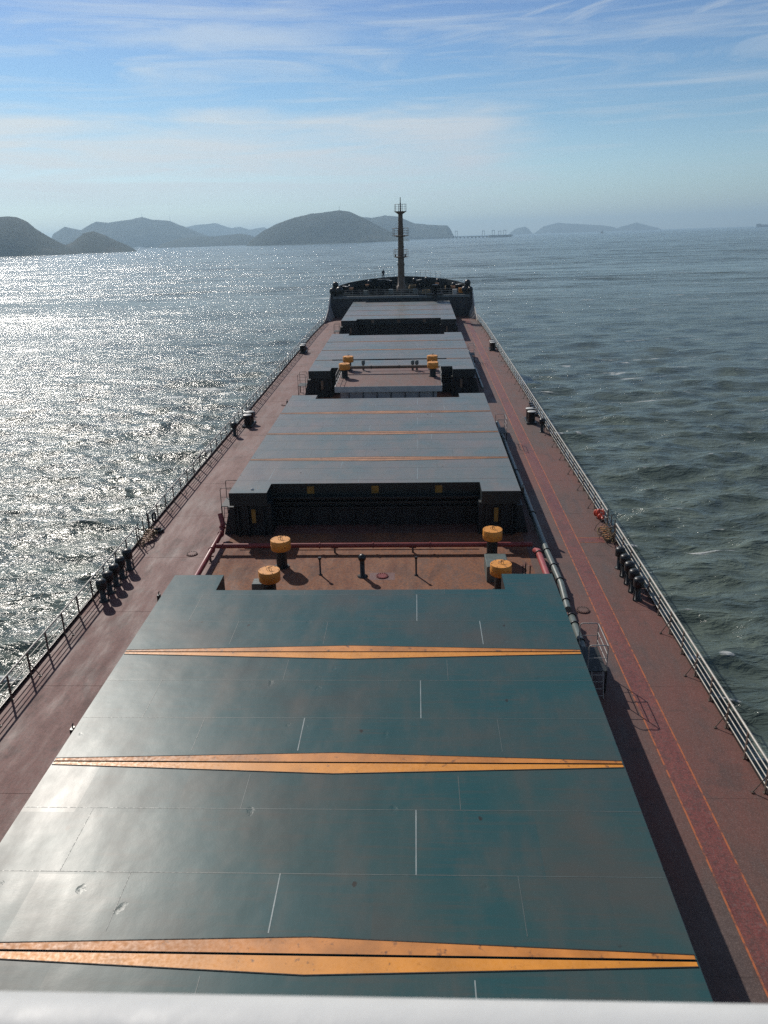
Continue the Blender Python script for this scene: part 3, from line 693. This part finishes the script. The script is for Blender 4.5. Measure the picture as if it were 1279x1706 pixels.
for sx,nm in ((-1,'port'),(1,'starboard')):
    t=thing('chain_stopper','dark chain stopper ahead of the %s windlass'%nm,'chain stopper',(sx*3.2,151.2,FZ(151))); MB().box(-.35,.35,-.6,.6,.001,.55).box(-.45,.45,-.1,.1,.55,.9).build('body',MT['matt'],t)
    MB().tube([(0,-2.6,.7),(0,-.6,.62),(0,.8,.5),(0,2.0,.05)],.11,8).build('anchor_chain',MT['black'],t)
bs=[(-9.9,146.2),(9.9,146.2),(-2.5,155.5),(3.0,155.5)]
for (x,y),l in zip(bs,('twin bollard on the bow deck beside the port bulwark','twin bollard on the bow deck beside the starboard bulwark','twin bollard near the stem on the port side','twin bollard near the stem on the starboard side')):
    dup(b0,(x,y,FZ(y)-.1),0.5 if x<0 else -.5,l,'twin bollards on the bow deck')
for x,y,l,mat in ((10.0,141.2,'small ochre control box on the starboard side of the bow deck','yellow'),(-6.0,139.6,'pale box at the aft edge of the bow deck, port side','grey'),(8.9,139.4,'white post box at the aft edge of the bow deck, starboard side','white'),(-1.8,141.2,'grey locker left of the foremast foot','grey'),(2.3,140.9,'grey locker right of the foremast foot','grey')):
    t=thing('deck_locker',l,'locker',(x,y,FZ(y)),group='lockers on the bow deck'); MB().bbox(-.35,.35,-.25,.25,.001,.75).build('body',MT[mat],t); MB().box(-.38,.38,-.28,.28,.752,.79).build('lid',MT[mat],t)
# rails on the aft edge of the bow deck and on the bulwark top
def small_rail(label,pts,h=1.0):
    t=thing('bow_rail',label,'railing'); mb=MB()
    for z in (h,h*.66,h*.33): mb.tube([(x,y,zz+z) for x,y,zz in pts],.022,5)
    mb.build('rail_bar',MT['steel'],t); mb=MB()
    for a,b in zip(pts,pts[1:]):
        n=max(1,round((Vector(b)-Vector(a)).length/1.3))
        for k in range(n+1): p=Vector(a).lerp(Vector(b),k/n); mb.cyl(p,p+Vector((0,0,h)),.022,n=5)
    mb.build('rail_post',MT['steel'],t)
small_rail('thin rail along the aft edge of the bow deck',[(-9.4,138.5,FZ(138.5)),(9.4,138.5,FZ(138.5))])
small_rail('thin rail around the lookout at the port side of the stem',[(-7.2,153.9,BZ(154)),(-5.2,156.8,BZ(157)),(-1.6,159.3,BZ(159))],1.25)
small_rail('thin rail on the starboard side of the stem',[(2.4,159.2,BZ(159)),(5.2,156.8,BZ(157)),(7.0,154.3,BZ(154))],1.2)
lp=thing('lookout_platform','dark raised step platform inside the port bow bulwark','platform',(-3.55,156.6,0)); MB().box(-1.1,1.1,-.6,.6,1.92,2.0).build('tread',MT['dark'],lp)
mb=MB(); [mb.box(x-.05,x+.05,y-.05,y+.05,FZ(156),1.92) for x in (-1,1) for y in (-.5,.5)]; mb.build('leg',MT['dark'],lp)

# person on the bow
def person(loc,label):
    pe=thing('person',label,'person',loc)
    J=[((0,0,.95),.15),((0,0,1.15),.15),((0,.0,1.38),.17),((0,.0,1.50),.07),((0,.02,1.62),.10),((0,.02,1.70),.085),
       ((-.19,0,1.42),.07),((-.26,-.02,1.17),.052),((-.16,.16,1.02),.042),((.19,0,1.42),.07),((.27,-.02,1.17),.052),((.17,.17,1.04),.042),
       ((-.10,0,.88),.10),((-.12,.01,.48),.07),((-.12,-.01,.09),.05),((-.13,.14,.04),.045),((.10,0,.88),.10),((.13,.02,.48),.07),((.14,-.01,.09),.05),((.16,.14,.04),.045)]
    E=[(0,1),(1,2),(2,3),(3,4),(4,5),(2,6),(6,7),(7,8),(2,9),(9,10),(10,11),(0,12),(12,13),(13,14),(14,15),(0,16),(16,17),(17,18),(18,19)]
    me=bpy.data.meshes.new('body'); me.from_pydata([j[0] for j in J],E,[]); me.materials.append(MT['cloth'])
    o=bpy.data.objects.new('body',me); col.objects.link(o); o.parent=pe
    sk=o.modifiers.new('skin','SKIN'); lay=me.skin_vertices[0] if len(me.skin_vertices) else None
    if lay is None:
        bpy.context.view_layer.update(); lay=me.skin_vertices[0] if len(me.skin_vertices) else None
    if lay:
        for i,(p,r) in enumerate(J): lay.data[i].radius=(r,r)
        lay.data[0].use_root=True
    ss=o.modifiers.new('sub','SUBSURF'); ss.levels=2; ss.render_levels=2
    MB().ball((0,.02,1.67),.105,10,1.15).build('hair',MT['black'],pe)
    mb=MB().ball((0,.105,1.64),.03,6); mb.build('face',MT['skin'],pe)
person((-3.6,156.5,2.0),'person in dark overalls standing on the bow left of the foremast')

# ------------------------------------------------------------------ SEA
def build_sea():
    th=[]; t=R(75)
    while t>R(3.0): th.append(t); t-=R(.085) if t<R(62) else R(1)
    while t>R(.07): th.append(t); t-=max(R(.012),R(.085)*(t/R(3.0))**.8)
    rad=22/np.tan(np.array(th)); rad=np.append(rad,[18500.])
    az=[]; a=-180.
    while a<180-1e-6:
        az.append(a); a+= .068 if -38<=a<34 else (1.0 if -60<a<56 else 4.0)
    az=np.radians(np.array(az)); nr,na=len(rad),len(az)
    Rr,A=np.meshgrid(rad,az,indexing='ij')
    X0=Rr*np.sin(A)+EYE.x; Y0=Rr*np.cos(A)
    dr=np.gradient(rad)[:,None]*np.ones_like(A); da=Rr*R(.068); sp=np.maximum(dr*.8,da)
    outer=(np.degrees(A)<-38.5)|(np.degrees(A)>34.5)
    X,Y,Z=X0.copy(),Y0.copy(),np.zeros_like(X0); S=np.zeros_like(X0)
    sl=Rr<2500; 
    nw=84; lam=np.exp(rng.uniform(np.log(1.1),np.log(20),nw))
    d=rng.normal(R(188),R(34),nw)
    for i in range(nw):
        l=lam[i]; k=2*math.pi/l; st=.044 if l<5 else .044*(5/l)**1.05
        amp=st/k; wd=np.clip((l/sp-2.0)/2.2,0,1); wd=wd*wd*(3-2*wd); wd[outer]*=0
        kx,ky=math.sin(d[i]),math.cos(d[i]); ph=k*(kx*X0+ky*Y0)+rng.uniform(0,6.283)
        c,s=np.cos(ph),np.sin(ph)
        Z+=amp*wd*c; q=.9*amp*wd; X-=q*kx*s; Y-=q*ky*s; S+=k*amp*wd*c
    v=np.stack([X,Y,Z],-1).reshape(-1,3)
    i=np.arange(nr-1)[:,None]; j=np.arange(na)[None,:]; j2=(j+1)%na
    f=np.stack([i*na+j,(i+1)*na+j,(i+1)*na+j2,i*na+j2],-1).reshape(-1,4)
    me=bpy.data.meshes.new('sea'); me.vertices.add(len(v)); me.vertices.foreach_set('co',v.ravel().astype(np.float32))
    me.loops.add(f.size); me.loops.foreach_set('vertex_index',f.ravel().astype(np.int32))
    me.polygons.add(len(f)); me.polygons.foreach_set('loop_start',(np.arange(len(f))*4).astype(np.int32))
    me.polygons.foreach_set('use_smooth',np.ones(len(f),dtype=bool)); me.update(calc_edges=True); me.validate()
    # crest foam, stored per vertex; more of it in the churned water along the hull
    hull=np.exp(-np.maximum(0,np.abs(X0)-13)/9.)*(Y0<165)
    left=np.clip(-X0/60,0,1)*np.exp(-np.maximum(0,Rr-120)/400.)
    fo=np.clip((S-.47+.26*hull+.10*left)/.30,0,1)
    at=me.attributes.new('foam','FLOAT','POINT'); at.data.foreach_set('value',fo.ravel().astype(np.float32))
    o=bpy.data.objects.new('sea',me); col.objects.link(o); tag(o,kind='structure'); return o
m,nt,b=newmat('sea_water')
v=mapping(nt)
near=noise(nt,mapping(nt,(.8,1.6,1)),1.5,4,.55,.6); mid=noise(nt,mapping(nt,(.55,1.25,1)),.34,5,.6,.6); gust=noise(nt,mapping(nt,(.35,1,1)),.012,4,.6); far=noise(nt,mapping(nt,(.35,1.2,1)),.055,5,.6)
b.inputs['IOR'].default_value=1.33
cw=ramp(nt,mid,[(.40,(.062,.086,.076)),(.62,(.135,.172,.142))]).outputs[0]
at=N(nt,'ShaderNodeAttribute',attribute_name='foam')
fn=noise(nt,v,2.6,7,.75,.8)
ff=ramp(nt,math_(nt,'MULTIPLY',at.outputs['Fac'],math_(nt,'MULTIPLY',fn,2.0)),[(.42,g(0)),(.85,g(.85))]).outputs[0]
wc=noise(nt,mapping(nt,(.45,1.5,1)),.16,7,.68,.4); wc2=noise(nt,mapping(nt,(.4,1,1)),.02,3,.5)
wcf=ramp(nt,math_(nt,'ADD',wc,math_(nt,'MULTIPLY',wc2,.25)),[(.758,g(0)),(.795,g(.8))]).outputs[0]
ff=math_(nt,'MAXIMUM',ff,wcf)
nt.links.new(mixc(nt,ff,cw,(.55,.58,.58)),b.inputs['Base Color'])
nt.links.new(math_(nt,'ADD',math_(nt,'MULTIPLY',ff,.45),.20),b.inputs['Roughness'])
n2=bump(nt,mid,1.0,.75,None)
bn=N(nt,'ShaderNodeBump',Distance=.22); nt.links.new(near,bn.inputs['Height']); nt.links.new(n2,bn.inputs['Normal'])
nt.links.new(ramp(nt,gust,[(.35,g(.55)),(.65,g(1))]).outputs[0],bn.inputs['Strength'])
def vmath(op,a,b=None,sc_=None):
    n=nt.nodes.new('ShaderNodeVectorMath'); n.operation=op; nt.links.new(a,n.inputs[0])
    if b is not None:
        if isinstance(b,bpy.types.NodeSocket): nt.links.new(b,n.inputs[1])
        else: n.inputs[1].default_value=b
    if sc_ is not None:
        if isinstance(sc_,bpy.types.NodeSocket): nt.links.new(sc_,n.inputs['Scale'])
        else: n.inputs['Scale'].default_value=sc_
    return n.outputs['Value'] if op=='LENGTH' else n.outputs['Vector']
def slope(scale,stretch,detail,amp):
    n=N(nt,'ShaderNodeTexNoise',Scale=scale,Detail=detail,Roughness=.6); nt.links.new(mapping(nt,stretch),n.inputs['Vector'])
    return vmath('MULTIPLY',vmath('SUBTRACT',n.outputs['Color'],(.5,.5,.5)),(amp*.7,amp,0))
tcs=nt.nodes.new('ShaderNodeTexCoord'); dist=vmath('LENGTH',tcs.outputs['Object'])
mr=nt.nodes.new('ShaderNodeMapRange'); mr.interpolation_type='SMOOTHSTEP'; nt.links.new(dist,mr.inputs[0]); mr.inputs[1].default_value=70; mr.inputs[2].default_value=480; mr.inputs[3].default_value=.07
fine_s=slope(.45,(.45,1.3,1),3,1.05); mid_s=slope(.12,(.35,1.2,1),3,1.45); big_s=slope(.03,(.35,1.2,1),4,1.25); huge_s=slope(.0085,(.3,1.1,1),4,.6)
sl=vmath('ADD',vmath('ADD',fine_s,mid_s),vmath('ADD',big_s,huge_s))
patch=ramp(nt,noise(nt,mapping(nt,(.3,1.1,1)),.035,6,.65),[(.35,g(.45)),(.6,g(1.1))]).outputs[0]
sl=vmath('SCALE',sl,None,math_(nt,'MULTIPLY',mr.outputs[0],patch))
nn=vmath('NORMALIZE',vmath('ADD',bn.outputs[0],sl)); nt.links.new(nn,b.inputs['Normal'])
sea=build_sea(); sea.data.materials.append(m)

# ------------------------------------------------------------------ HILLS and far things
HILLS={
'nearleft':(3200,[(-30.5,60),(-29.2,95),(-28.24,104.7),(-27.14,118.0),(-26.08,128.2),(-25.68,129.8),(-25.14,127.0),(-24.6,113.1),(-24.16,89.0),(-23.37,58.3),(-22.89,41.5),(-22.28,24.1),(-21.9,4)]),
'small':(3500,[(-23.2,5),(-22.74,29.9),(-22.1,44.0),(-21.39,73.3),(-20.83,81.3),(-20.13,67.2),(-19.45,43.4),(-18.75,22.3),(-18.3,3)]),
'mid':(7500,[(-24.2,40),(-23.43,83.5),(-23.24,129.3),(-22.47,187.0),(-21.54,156.8),(-21.03,196.1),(-20.57,223.6),(-19.86,211.8),(-18.74,227.6),(-17.73,243.3),(-17.08,217.1),(-16.03,209.2),(-15.42,172.6),(-14.69,132.0),(-13.76,84.8),(-13.0,10)]),
'far':(11000,[(-16.4,90),(-15.85,154.5),(-15.05,219.8),(-14.08,250.5),(-13.11,260.1),(-12.17,191.0),(-11.58,202.5),(-11.01,169.8),(-10.01,192.9),(-9.45,118.0),(-8.7,10)]),
'low':(6000,[(-17.0,5),(-16.68,30),(-15.5,61.8),(-14.35,70.2),(-13.19,66.0),(-11.61,80.6),(-10.84,62.8),(-10.2,5)]),
'central':(4600,[(-11.3,3),(-10.86,38),(-10.03,78.2),(-9.21,107.1),(-8.0,136.8),(-6.8,155.3),(-5.8,161.7),(-5.0,166.6),(-4.4,161.7),(-3.82,139.2),(-3.15,113.5),(-1.65,52.5),(-0.78,22.8),(-0.36,3)]),
'central2':(6800,[(-5.6,20),(-5.28,48.1),(-4.44,134.8),(-3.63,177.5),(-2.83,173.9),(-2.02,192.9),(-1.03,176.3),(-0.04,119.3),(0.96,101.5),(2.16,93.2),(2.36,65.9),(2.65,3)]),
'isl1':(12500,[(6.2,5),(6.32,30),(6.71,87.5),(7.29,109.3),(7.57,60),(7.75,5)]),
'isl2':(13500,[(7.8,5),(8.0,31.4),(8.46,106.8),(9.42,151.6),(10.57,125.7),(12.09,95.0),(12.92,64.4),(13.4,4)]),
'isl3':(14000,[(12.75,5),(13.4,70.9),(13.84,92.9),(14.31,124.6),(15.06,66.0),(15.62,34.2),(15.9,3)])}
m,nt,b=newmat('hill_scrub'); v=mapping(nt)
n1=noise(nt,v,.006,6,.65); n2=noise(nt,v,.05,4,.6)
c=ramp(nt,n1,[(.40,(.014,.024,.018)),(.55,(.032,.042,.030)),(.66,(.10,.09,.07))]).outputs[0]
nt.links.new(mixc(nt,ramp(nt,n2,[(.4,g(0)),(.7,g(.5))]).outputs[0],c,(.022,.032,.016)),b.inputs['Base Color']); b.inputs['Roughness'].default_value=.95
b.inputs['Specular IOR Level'].default_value=.1
bump(nt,n2,.6,6,b); MT['hill']=m
def fbm(x,y,seed):
    r=np.random.default_rng(seed); o=np.zeros_like(x); a=1; f=1
    for _ in range(5):
        for __ in range(4):
            t=r.uniform(0,6.283); o+=a*np.sin(f*(x*math.cos(t)+y*math.sin(t))+r.uniform(0,6.283))
        a*=.55; f*=1.9
    return o/6
def hill(key,i):
    D,pts=HILLS[key]; A=np.array([p[0] for p in pts]); Hh=np.array([p[1] for p in pts])
    nu=260; u=np.linspace(A[0],A[-1],nu); h=np.interp(u,A,Hh)
    ker=np.hanning(9 if key not in('mid','isl3') else 5); ker/=ker.sum(); h=np.convolve(np.pad(h,(4 if len(ker)==9 else 2),'edge'),ker,'valid')
    h=h+fbm(u*R(1)*D/120,u*0,i+11)*6.5*np.clip(h/110,0,1.2)+fbm(u*R(1)*D/38,u*0,i+31)*3.0*np.clip(h/90,0,1)
    width=D*R(A[-1]-A[0]); dep=np.clip(width*.32,350,1500); nv=46; vv=np.linspace(-1,1,nv)
    U,V=np.meshgrid(u,vv,indexing='ij'); Hm=h[:,None]*np.ones_like(V)
    rr=D+V*dep; X=rr*np.sin(np.radians(U)); Y=rr*np.cos(np.radians(U))
    nz=fbm(X/170,Y/170,i+5)
    fall=np.clip(1-np.abs(V)**1.5*(1+.35*nz),0,1)
    ridge=np.abs(fbm(U*R(1)*D/90,V*dep/260,i+40))
    Z=Hm*fall*(1-.10*ridge*np.clip(np.abs(V)*4,0,1)) + fbm(U*R(1)*D/45,V*2,i+70)[:, :]*2.2*(Hm/120).clip(0,1) + nz*9*fall*(1-.75*np.exp(-(V/.12)**2))*(Hm/120).clip(0,1) -2.5
    
    v=np.stack([X+EYE.x,Y,Z],-1).reshape(-1,3); ii=np.arange(nu-1)[:,None]; jj=np.arange(nv-1)[None,:]
    f=np.stack([ii*nv+jj,(ii+1)*nv+jj,(ii+1)*nv+jj+1,ii*nv+jj+1],-1).reshape(-1,4)
    me=bpy.data.meshes.new('hill'); me.from_pydata(v.tolist(),[],f.tolist()); me.materials.append(MT['hill'])
    me.polygons.foreach_set('use_smooth',[True]*len(me.polygons))
    o=bpy.data.objects.new('island_hill',me); col.objects.link(o); tag(o,kind='structure'); return o
for i,k in enumerate(HILLS): hill(k,i)
def polar(az,D,z=0): return (EYE.x+D*math.sin(R(az)),D*math.cos(R(az)),z)
# masts and turbine on the hills
def far_mast(az,D,z0,h,label):
    t=thing('radio_mast',label,'mast',polar(az,D,z0),ship=False); MB().cyl((0,0,-8),(0,0,h),1.3,.5,n=6).build('pole',MT['grey'],t); MB().box(-2.5,2.5,-.5,.5,h*.6,h*.6+1).build('antenna_arm',MT['grey'],t)
far_mast(-5.0,4600,164,24,'tall thin mast on top of the central dark hill')
far_mast(-17.76,7500,240,34,'left one of the two thin masts on the pale hill range')
far_mast(-16.02,7500,206,62,'right one of the two thin masts on the pale hill range')
# pier
pr=thing('pier','long low pier on piles ending in a square head far right of the foremast','pier',(0,0,0),ship=False)
D=5200; a0,a1=-.6,6.4
mb=MB(); N_=40
for k in range(N_):
    p=Vector(polar(a0+(a1-a0)*k/N_,D+(N_-k)*14)); q=Vector(polar(a0+(a1-a0)*(k+1)/N_,D+(N_-k-1)*14))
    d=(q-p).normalized(); nrm=Vector((-d.y,d.x,0))*14
    P=[p-nrm,q-nrm,q+nrm,p+nrm]; P=[(x.x,x.y,z) for z in (6,11) for x in P]
    mb.add(P,[(3,2,1,0),(4,5,6,7),(0,1,5,4),(2,3,7,6),(0,4,7,3),(1,2,6,5)])
mb.build('deck',MT['concrete'],pr)
for k in range(26):
    f=(k+.5)/26*.93; p=Vector(polar(a0+(a1-a0)*f,D+(1-f)*560)); MB().box(p.x-4,p.x+4,p.y-13,p.y+13,-4,6).build('pile',MT['concrete'],pr)
p=Vector(polar(5.7,D+55)); q=Vector(polar(4.6,D))
MB().box(p.x-75,p.x+62,p.y-22,p.y+22,-4,13).build('pier_head',MT['concrete'],pr)
for az,h,l in ((4.55,38,'left gantry on the pier head'),(5.2,40,'middle gantry on the pier head'),(5.62,34,'slim gantry right of the middle one on the pier head'),(5.95,38,'right gantry on the pier head'),(2.75,44,'lattice tower where the pier leaves the pale hill'),(2.3,36,'shorter tower left of the lattice tower by the pale hill')):
    t=thing('gantry',l,'gantry',polar(az,D+110-(az*9),13 if az>4 else 11),ship=False,group='gantries on the pier')
    mb=MB()
    for x in (-7,7): mb.box(x-1.1,x+1.1,-1,1,-.5,h-13)
    mb.build('leg',MT['fc'],t); MB().box(-9,9,-1.4,1.4,h-13,h-10.5).build('beam',MT['fc'],t)
# boats
bt=thing('fishing_boat','small dark fishing boat on the open water right of the pier','boat',polar(12.25,6200,0),R(-70),ship=False)
MB().prism([(-22,-4),(14,-5),(24,0),(14,5),(-22,4)],-.5,5).build('hull',MT['fc'],bt); MB().box(-16,-4,-3.5,3.5,5,14).build('wheelhouse',MT['grey'],bt); MB().cyl((2,0,5),(2,0,24),.6,n=6).build('mast',MT['black'],bt)
fs=thing('distant_ship','distant dark cargo ship cut by the right edge of the horizon','ship',polar(22.3,9500,0),R(8),ship=False)
MB().prism([(-175,0),(-150,-15),(120,-15),(120,15),(-150,15)],-2,24).build('hull',MT['hull'],fs)
MB().prism([(-176,0),(-160,-10),(-130,-15),(-130,15),(-160,10)],24.01,33).build('raised_bow',MT['hull'],fs)
MB().box(70,105,-14,14,24.01,52).build('bridge',MT['grey'],fs)

# ------------------------------------------------------------------ HAZE
HB_=19500
mb=MB(); mb.box(-HB_,HB_,-HB_,HB_,-7,300)
hz=mb.build('haze',[]); tag(hz,kind='stuff')
m=bpy.data.materials.new('haze_air'); m.use_nodes=True; nt=m.node_tree; nt.nodes.clear()
o=nt.nodes.new('ShaderNodeOutputMaterial'); pv=nt.nodes.new('ShaderNodeVolumePrincipled')
pv.inputs['Color'].default_value=(.56,.80,1.0,1); pv.inputs['Density'].default_value=1.12e-4; pv.inputs['Anisotropy'].default_value=.3
nt.links.new(pv.outputs[0],o.inputs['Volume']); hz.data.materials.append(m)

# ------------------------------------------------------------------ WORLD
wd=bpy.data.worlds.new('World'); sc.world=wd; wd.use_nodes=True; nt=wd.node_tree; nt.nodes.clear()
out=nt.nodes.new('ShaderNodeOutputWorld'); bg=nt.nodes.new('ShaderNodeBackground'); nt.links.new(bg.outputs[0],out.inputs[0])
sky=nt.nodes.new('ShaderNodeTexSky'); sky.sky_type='NISHITA'; sky.sun_disc=False
sd_ship=Vector((math.sin(SUN_AZ)*math.cos(SUN_EL),math.cos(SUN_AZ)*math.cos(SUN_EL),math.sin(SUN_EL))); sd=(M3@sd_ship).normalized()
sky.sun_elevation=math.asin(sd.z); sky.sun_rotation=math.atan2(sd.x,sd.y)%(2*math.pi)
sky.altitude=0; sky.air_density=1.0; sky.dust_density=.6; sky.ozone_density=2.5
bg.inputs['Strength'].default_value=.085
tc=nt.nodes.new('ShaderNodeTexCoord'); sep=nt.nodes.new('ShaderNodeSeparateXYZ'); nt.links.new(tc.outputs['Generated'],sep.inputs[0])
azn=nt.nodes.new('ShaderNodeMath'); azn.operation='ARCTAN2'; nt.links.new(sep.outputs[0],azn.inputs[0]); nt.links.new(sep.outputs[1],azn.inputs[1]); AZ=azn.outputs[0]
EL=math_(nt,'ARCSINE',sep.outputs[2])
def vec(sx,sy,ox=0.,oy=0.):
    c=nt.nodes.new('ShaderNodeCombineXYZ'); nt.links.new(math_(nt,'ADD',math_(nt,'MULTIPLY',AZ,sx),ox),c.inputs[0]); nt.links.new(math_(nt,'ADD',math_(nt,'MULTIPLY',EL,sy),oy),c.inputs[1]); return c.outputs[0]
def sstep(x,a,b):
    mr=nt.nodes.new('ShaderNodeMapRange'); mr.interpolation_type='SMOOTHSTEP'; nt.links.new(x,mr.inputs[0]); mr.inputs[1].default_value=a; mr.inputs[2].default_value=b; return mr.outputs[0]
wob=math_(nt,'MULTIPLY',math_(nt,'SUBTRACT',noise(nt,vec(6,30),1.0,5,.6,.3),.5),R(2.6))
ELw=math_(nt,'ADD',EL,wob); wa=math_(nt,'MULTIPLY',math_(nt,'SUBTRACT',noise(nt,vec(5,45,3.1),1.0,5,.6),.5),R(11)); AZw=math_(nt,'ADD',AZ,wa)
bank=math_(nt,'MULTIPLY',math_(nt,'MULTIPLY',sstep(ELw,R(8.2),R(6.9)),sstep(ELw,R(.5),R(4.6))),sstep(AZw,R(10.0),R(3.5)))
tex=ramp(nt,noise(nt,vec(4,50,7.7),1.0,7,.62,.5),[(.34,g(.35)),(.56,g(1))]).outputs[0]
bank=math_(nt,'MULTIPLY',bank,math_(nt,'MULTIPLY',tex,.95))
puff=math_(nt,'MULTIPLY',math_(nt,'MULTIPLY',sstep(math_(nt,'ABSOLUTE',math_(nt,'ADD',AZw,R(18))),R(2.9),R(.6)),sstep(math_(nt,'ABSOLUTE',math_(nt,'SUBTRACT',ELw,R(5.4))),R(.9),R(.1))),.5)
cir1=ramp(nt,noise(nt,vec(4.2,34,1.3,2.2),1.0,7,.62,.9),[(.50,g(0)),(.74,g(.62))]).outputs[0]
cir1=math_(nt,'MULTIPLY',cir1,sstep(EL,R(6.5),R(10)))
cx=nt.nodes.new('ShaderNodeCombineXYZ'); nt.links.new(math_(nt,'SUBTRACT',math_(nt,'MULTIPLY',AZ,9),math_(nt,'MULTIPLY',EL,16)),cx.inputs[0]); nt.links.new(math_(nt,'SUBTRACT',math_(nt,'MULTIPLY',EL,46),math_(nt,'MULTIPLY',AZ,9)),cx.inputs[1])
cir2=ramp(nt,noise(nt,cx.outputs[0],1.0,7,.6,.6),[(.55,g(0)),(.75,g(.7))]).outputs[0]
cir2=math_(nt,'MULTIPLY',math_(nt,'MULTIPLY',cir2,sstep(EL,R(8.5),R(11))),sstep(AZ,R(-6),R(2)))
wisp=ramp(nt,noise(nt,vec(3.0,60,5.5,1.0),1.0,6,.6,.5),[(.50,g(0)),(.72,g(.5))]).outputs[0]
wisp=math_(nt,'MULTIPLY',wisp,sstep(EL,R(2),R(5)))
s1a=math_(nt,'MULTIPLY',math_(nt,'MULTIPLY',sstep(math_(nt,'ABSOLUTE',math_(nt,'SUBTRACT',ELw,R(11.8))),R(1.0),R(.1)),sstep(math_(nt,'ABSOLUTE',math_(nt,'ADD',AZw,R(11))),R(11),R(2))),.5)
cl=math_(nt,'MAXIMUM',bank,math_(nt,'MAXIMUM',cir1,math_(nt,'MAXIMUM',math_(nt,'MAXIMUM',cir2,puff),math_(nt,'MAXIMUM',wisp,s1a))))
hs=nt.nodes.new('ShaderNodeHueSaturation'); hs.inputs['Saturation'].default_value=.82; nt.links.new(sky.outputs[0],hs.inputs['Color'])
skyc=hs.outputs[0]
tint=nt.nodes.new('ShaderNodeMapRange')
elr=ramp(nt,EL,[(0.0,(.90,1.08,1.22)),(.07,(.80,1.02,1.17)),(.12,(.60,.85,1.04)),(.17,(.50,.76,1.0)),(.235,(.46,.66,.95)),(.38,(.30,.42,.62)),(.8,(.30,.38,.52))])
skyc=mixc(nt,1.0,skyc,elr.outputs[0],'MULTIPLY')
cloudc=mixc(nt,sstep(AZ,R(-30),R(22)),(8.6,9.3,9.6),(6.6,7.4,8.3))
fin=mixc(nt,cl,skyc,cloudc)
nt.links.new(fin,bg.inputs['Color'])
# sun
L=bpy.data.lights.new('sun','SUN'); L.energy=3.9; L.angle=R(.53); L.color=(1.0,.93,.84)
lo=bpy.data.objects.new('sun',L); col.objects.link(lo); lo.rotation_euler=(-sd).to_track_quat('-Z','Y').to_euler()

# ------------------------------------------------------------------ CAMERA
cam=bpy.data.cameras.new('camera'); co=bpy.data.objects.new('camera',cam); col.objects.link(co); sc.camera=co
a=M3@Vector((0.99915316,0.03542721,-0.02092570)); b_=M3@Vector((0.00714827,0.35138294,0.93620453)); c=M3@Vector((-0.04052005,0.93556130,-0.35083213))
mw=Matrix(((a.x,b_.x,-c.x,EYE.x),(a.y,b_.y,-c.y,EYE.y),(a.z,b_.z,-c.z,EYE.z),(0,0,0,1))); co.matrix_world=mw
cam.sensor_fit='HORIZONTAL'; cam.sensor_width=36; cam.lens=36*1347.02/1279
cam.clip_start=.05; cam.clip_end=60000
cam.dof.use_dof=True; cam.dof.focus_distance=45; cam.dof.aperture_fstop=10.5
# ------------------------------------------------------------------ render settings
sc.view_settings.view_transform='Standard'; sc.view_settings.look='None'; sc.view_settings.exposure=0; sc.view_settings.gamma=1
sc.cycles.use_denoising=False; sc.cycles.volume_bounces=0; sc.cycles.max_bounces=6; sc.cycles.sample_clamp_indirect=4
sc.cycles.caustics_reflective=False; sc.cycles.caustics_refractive=False
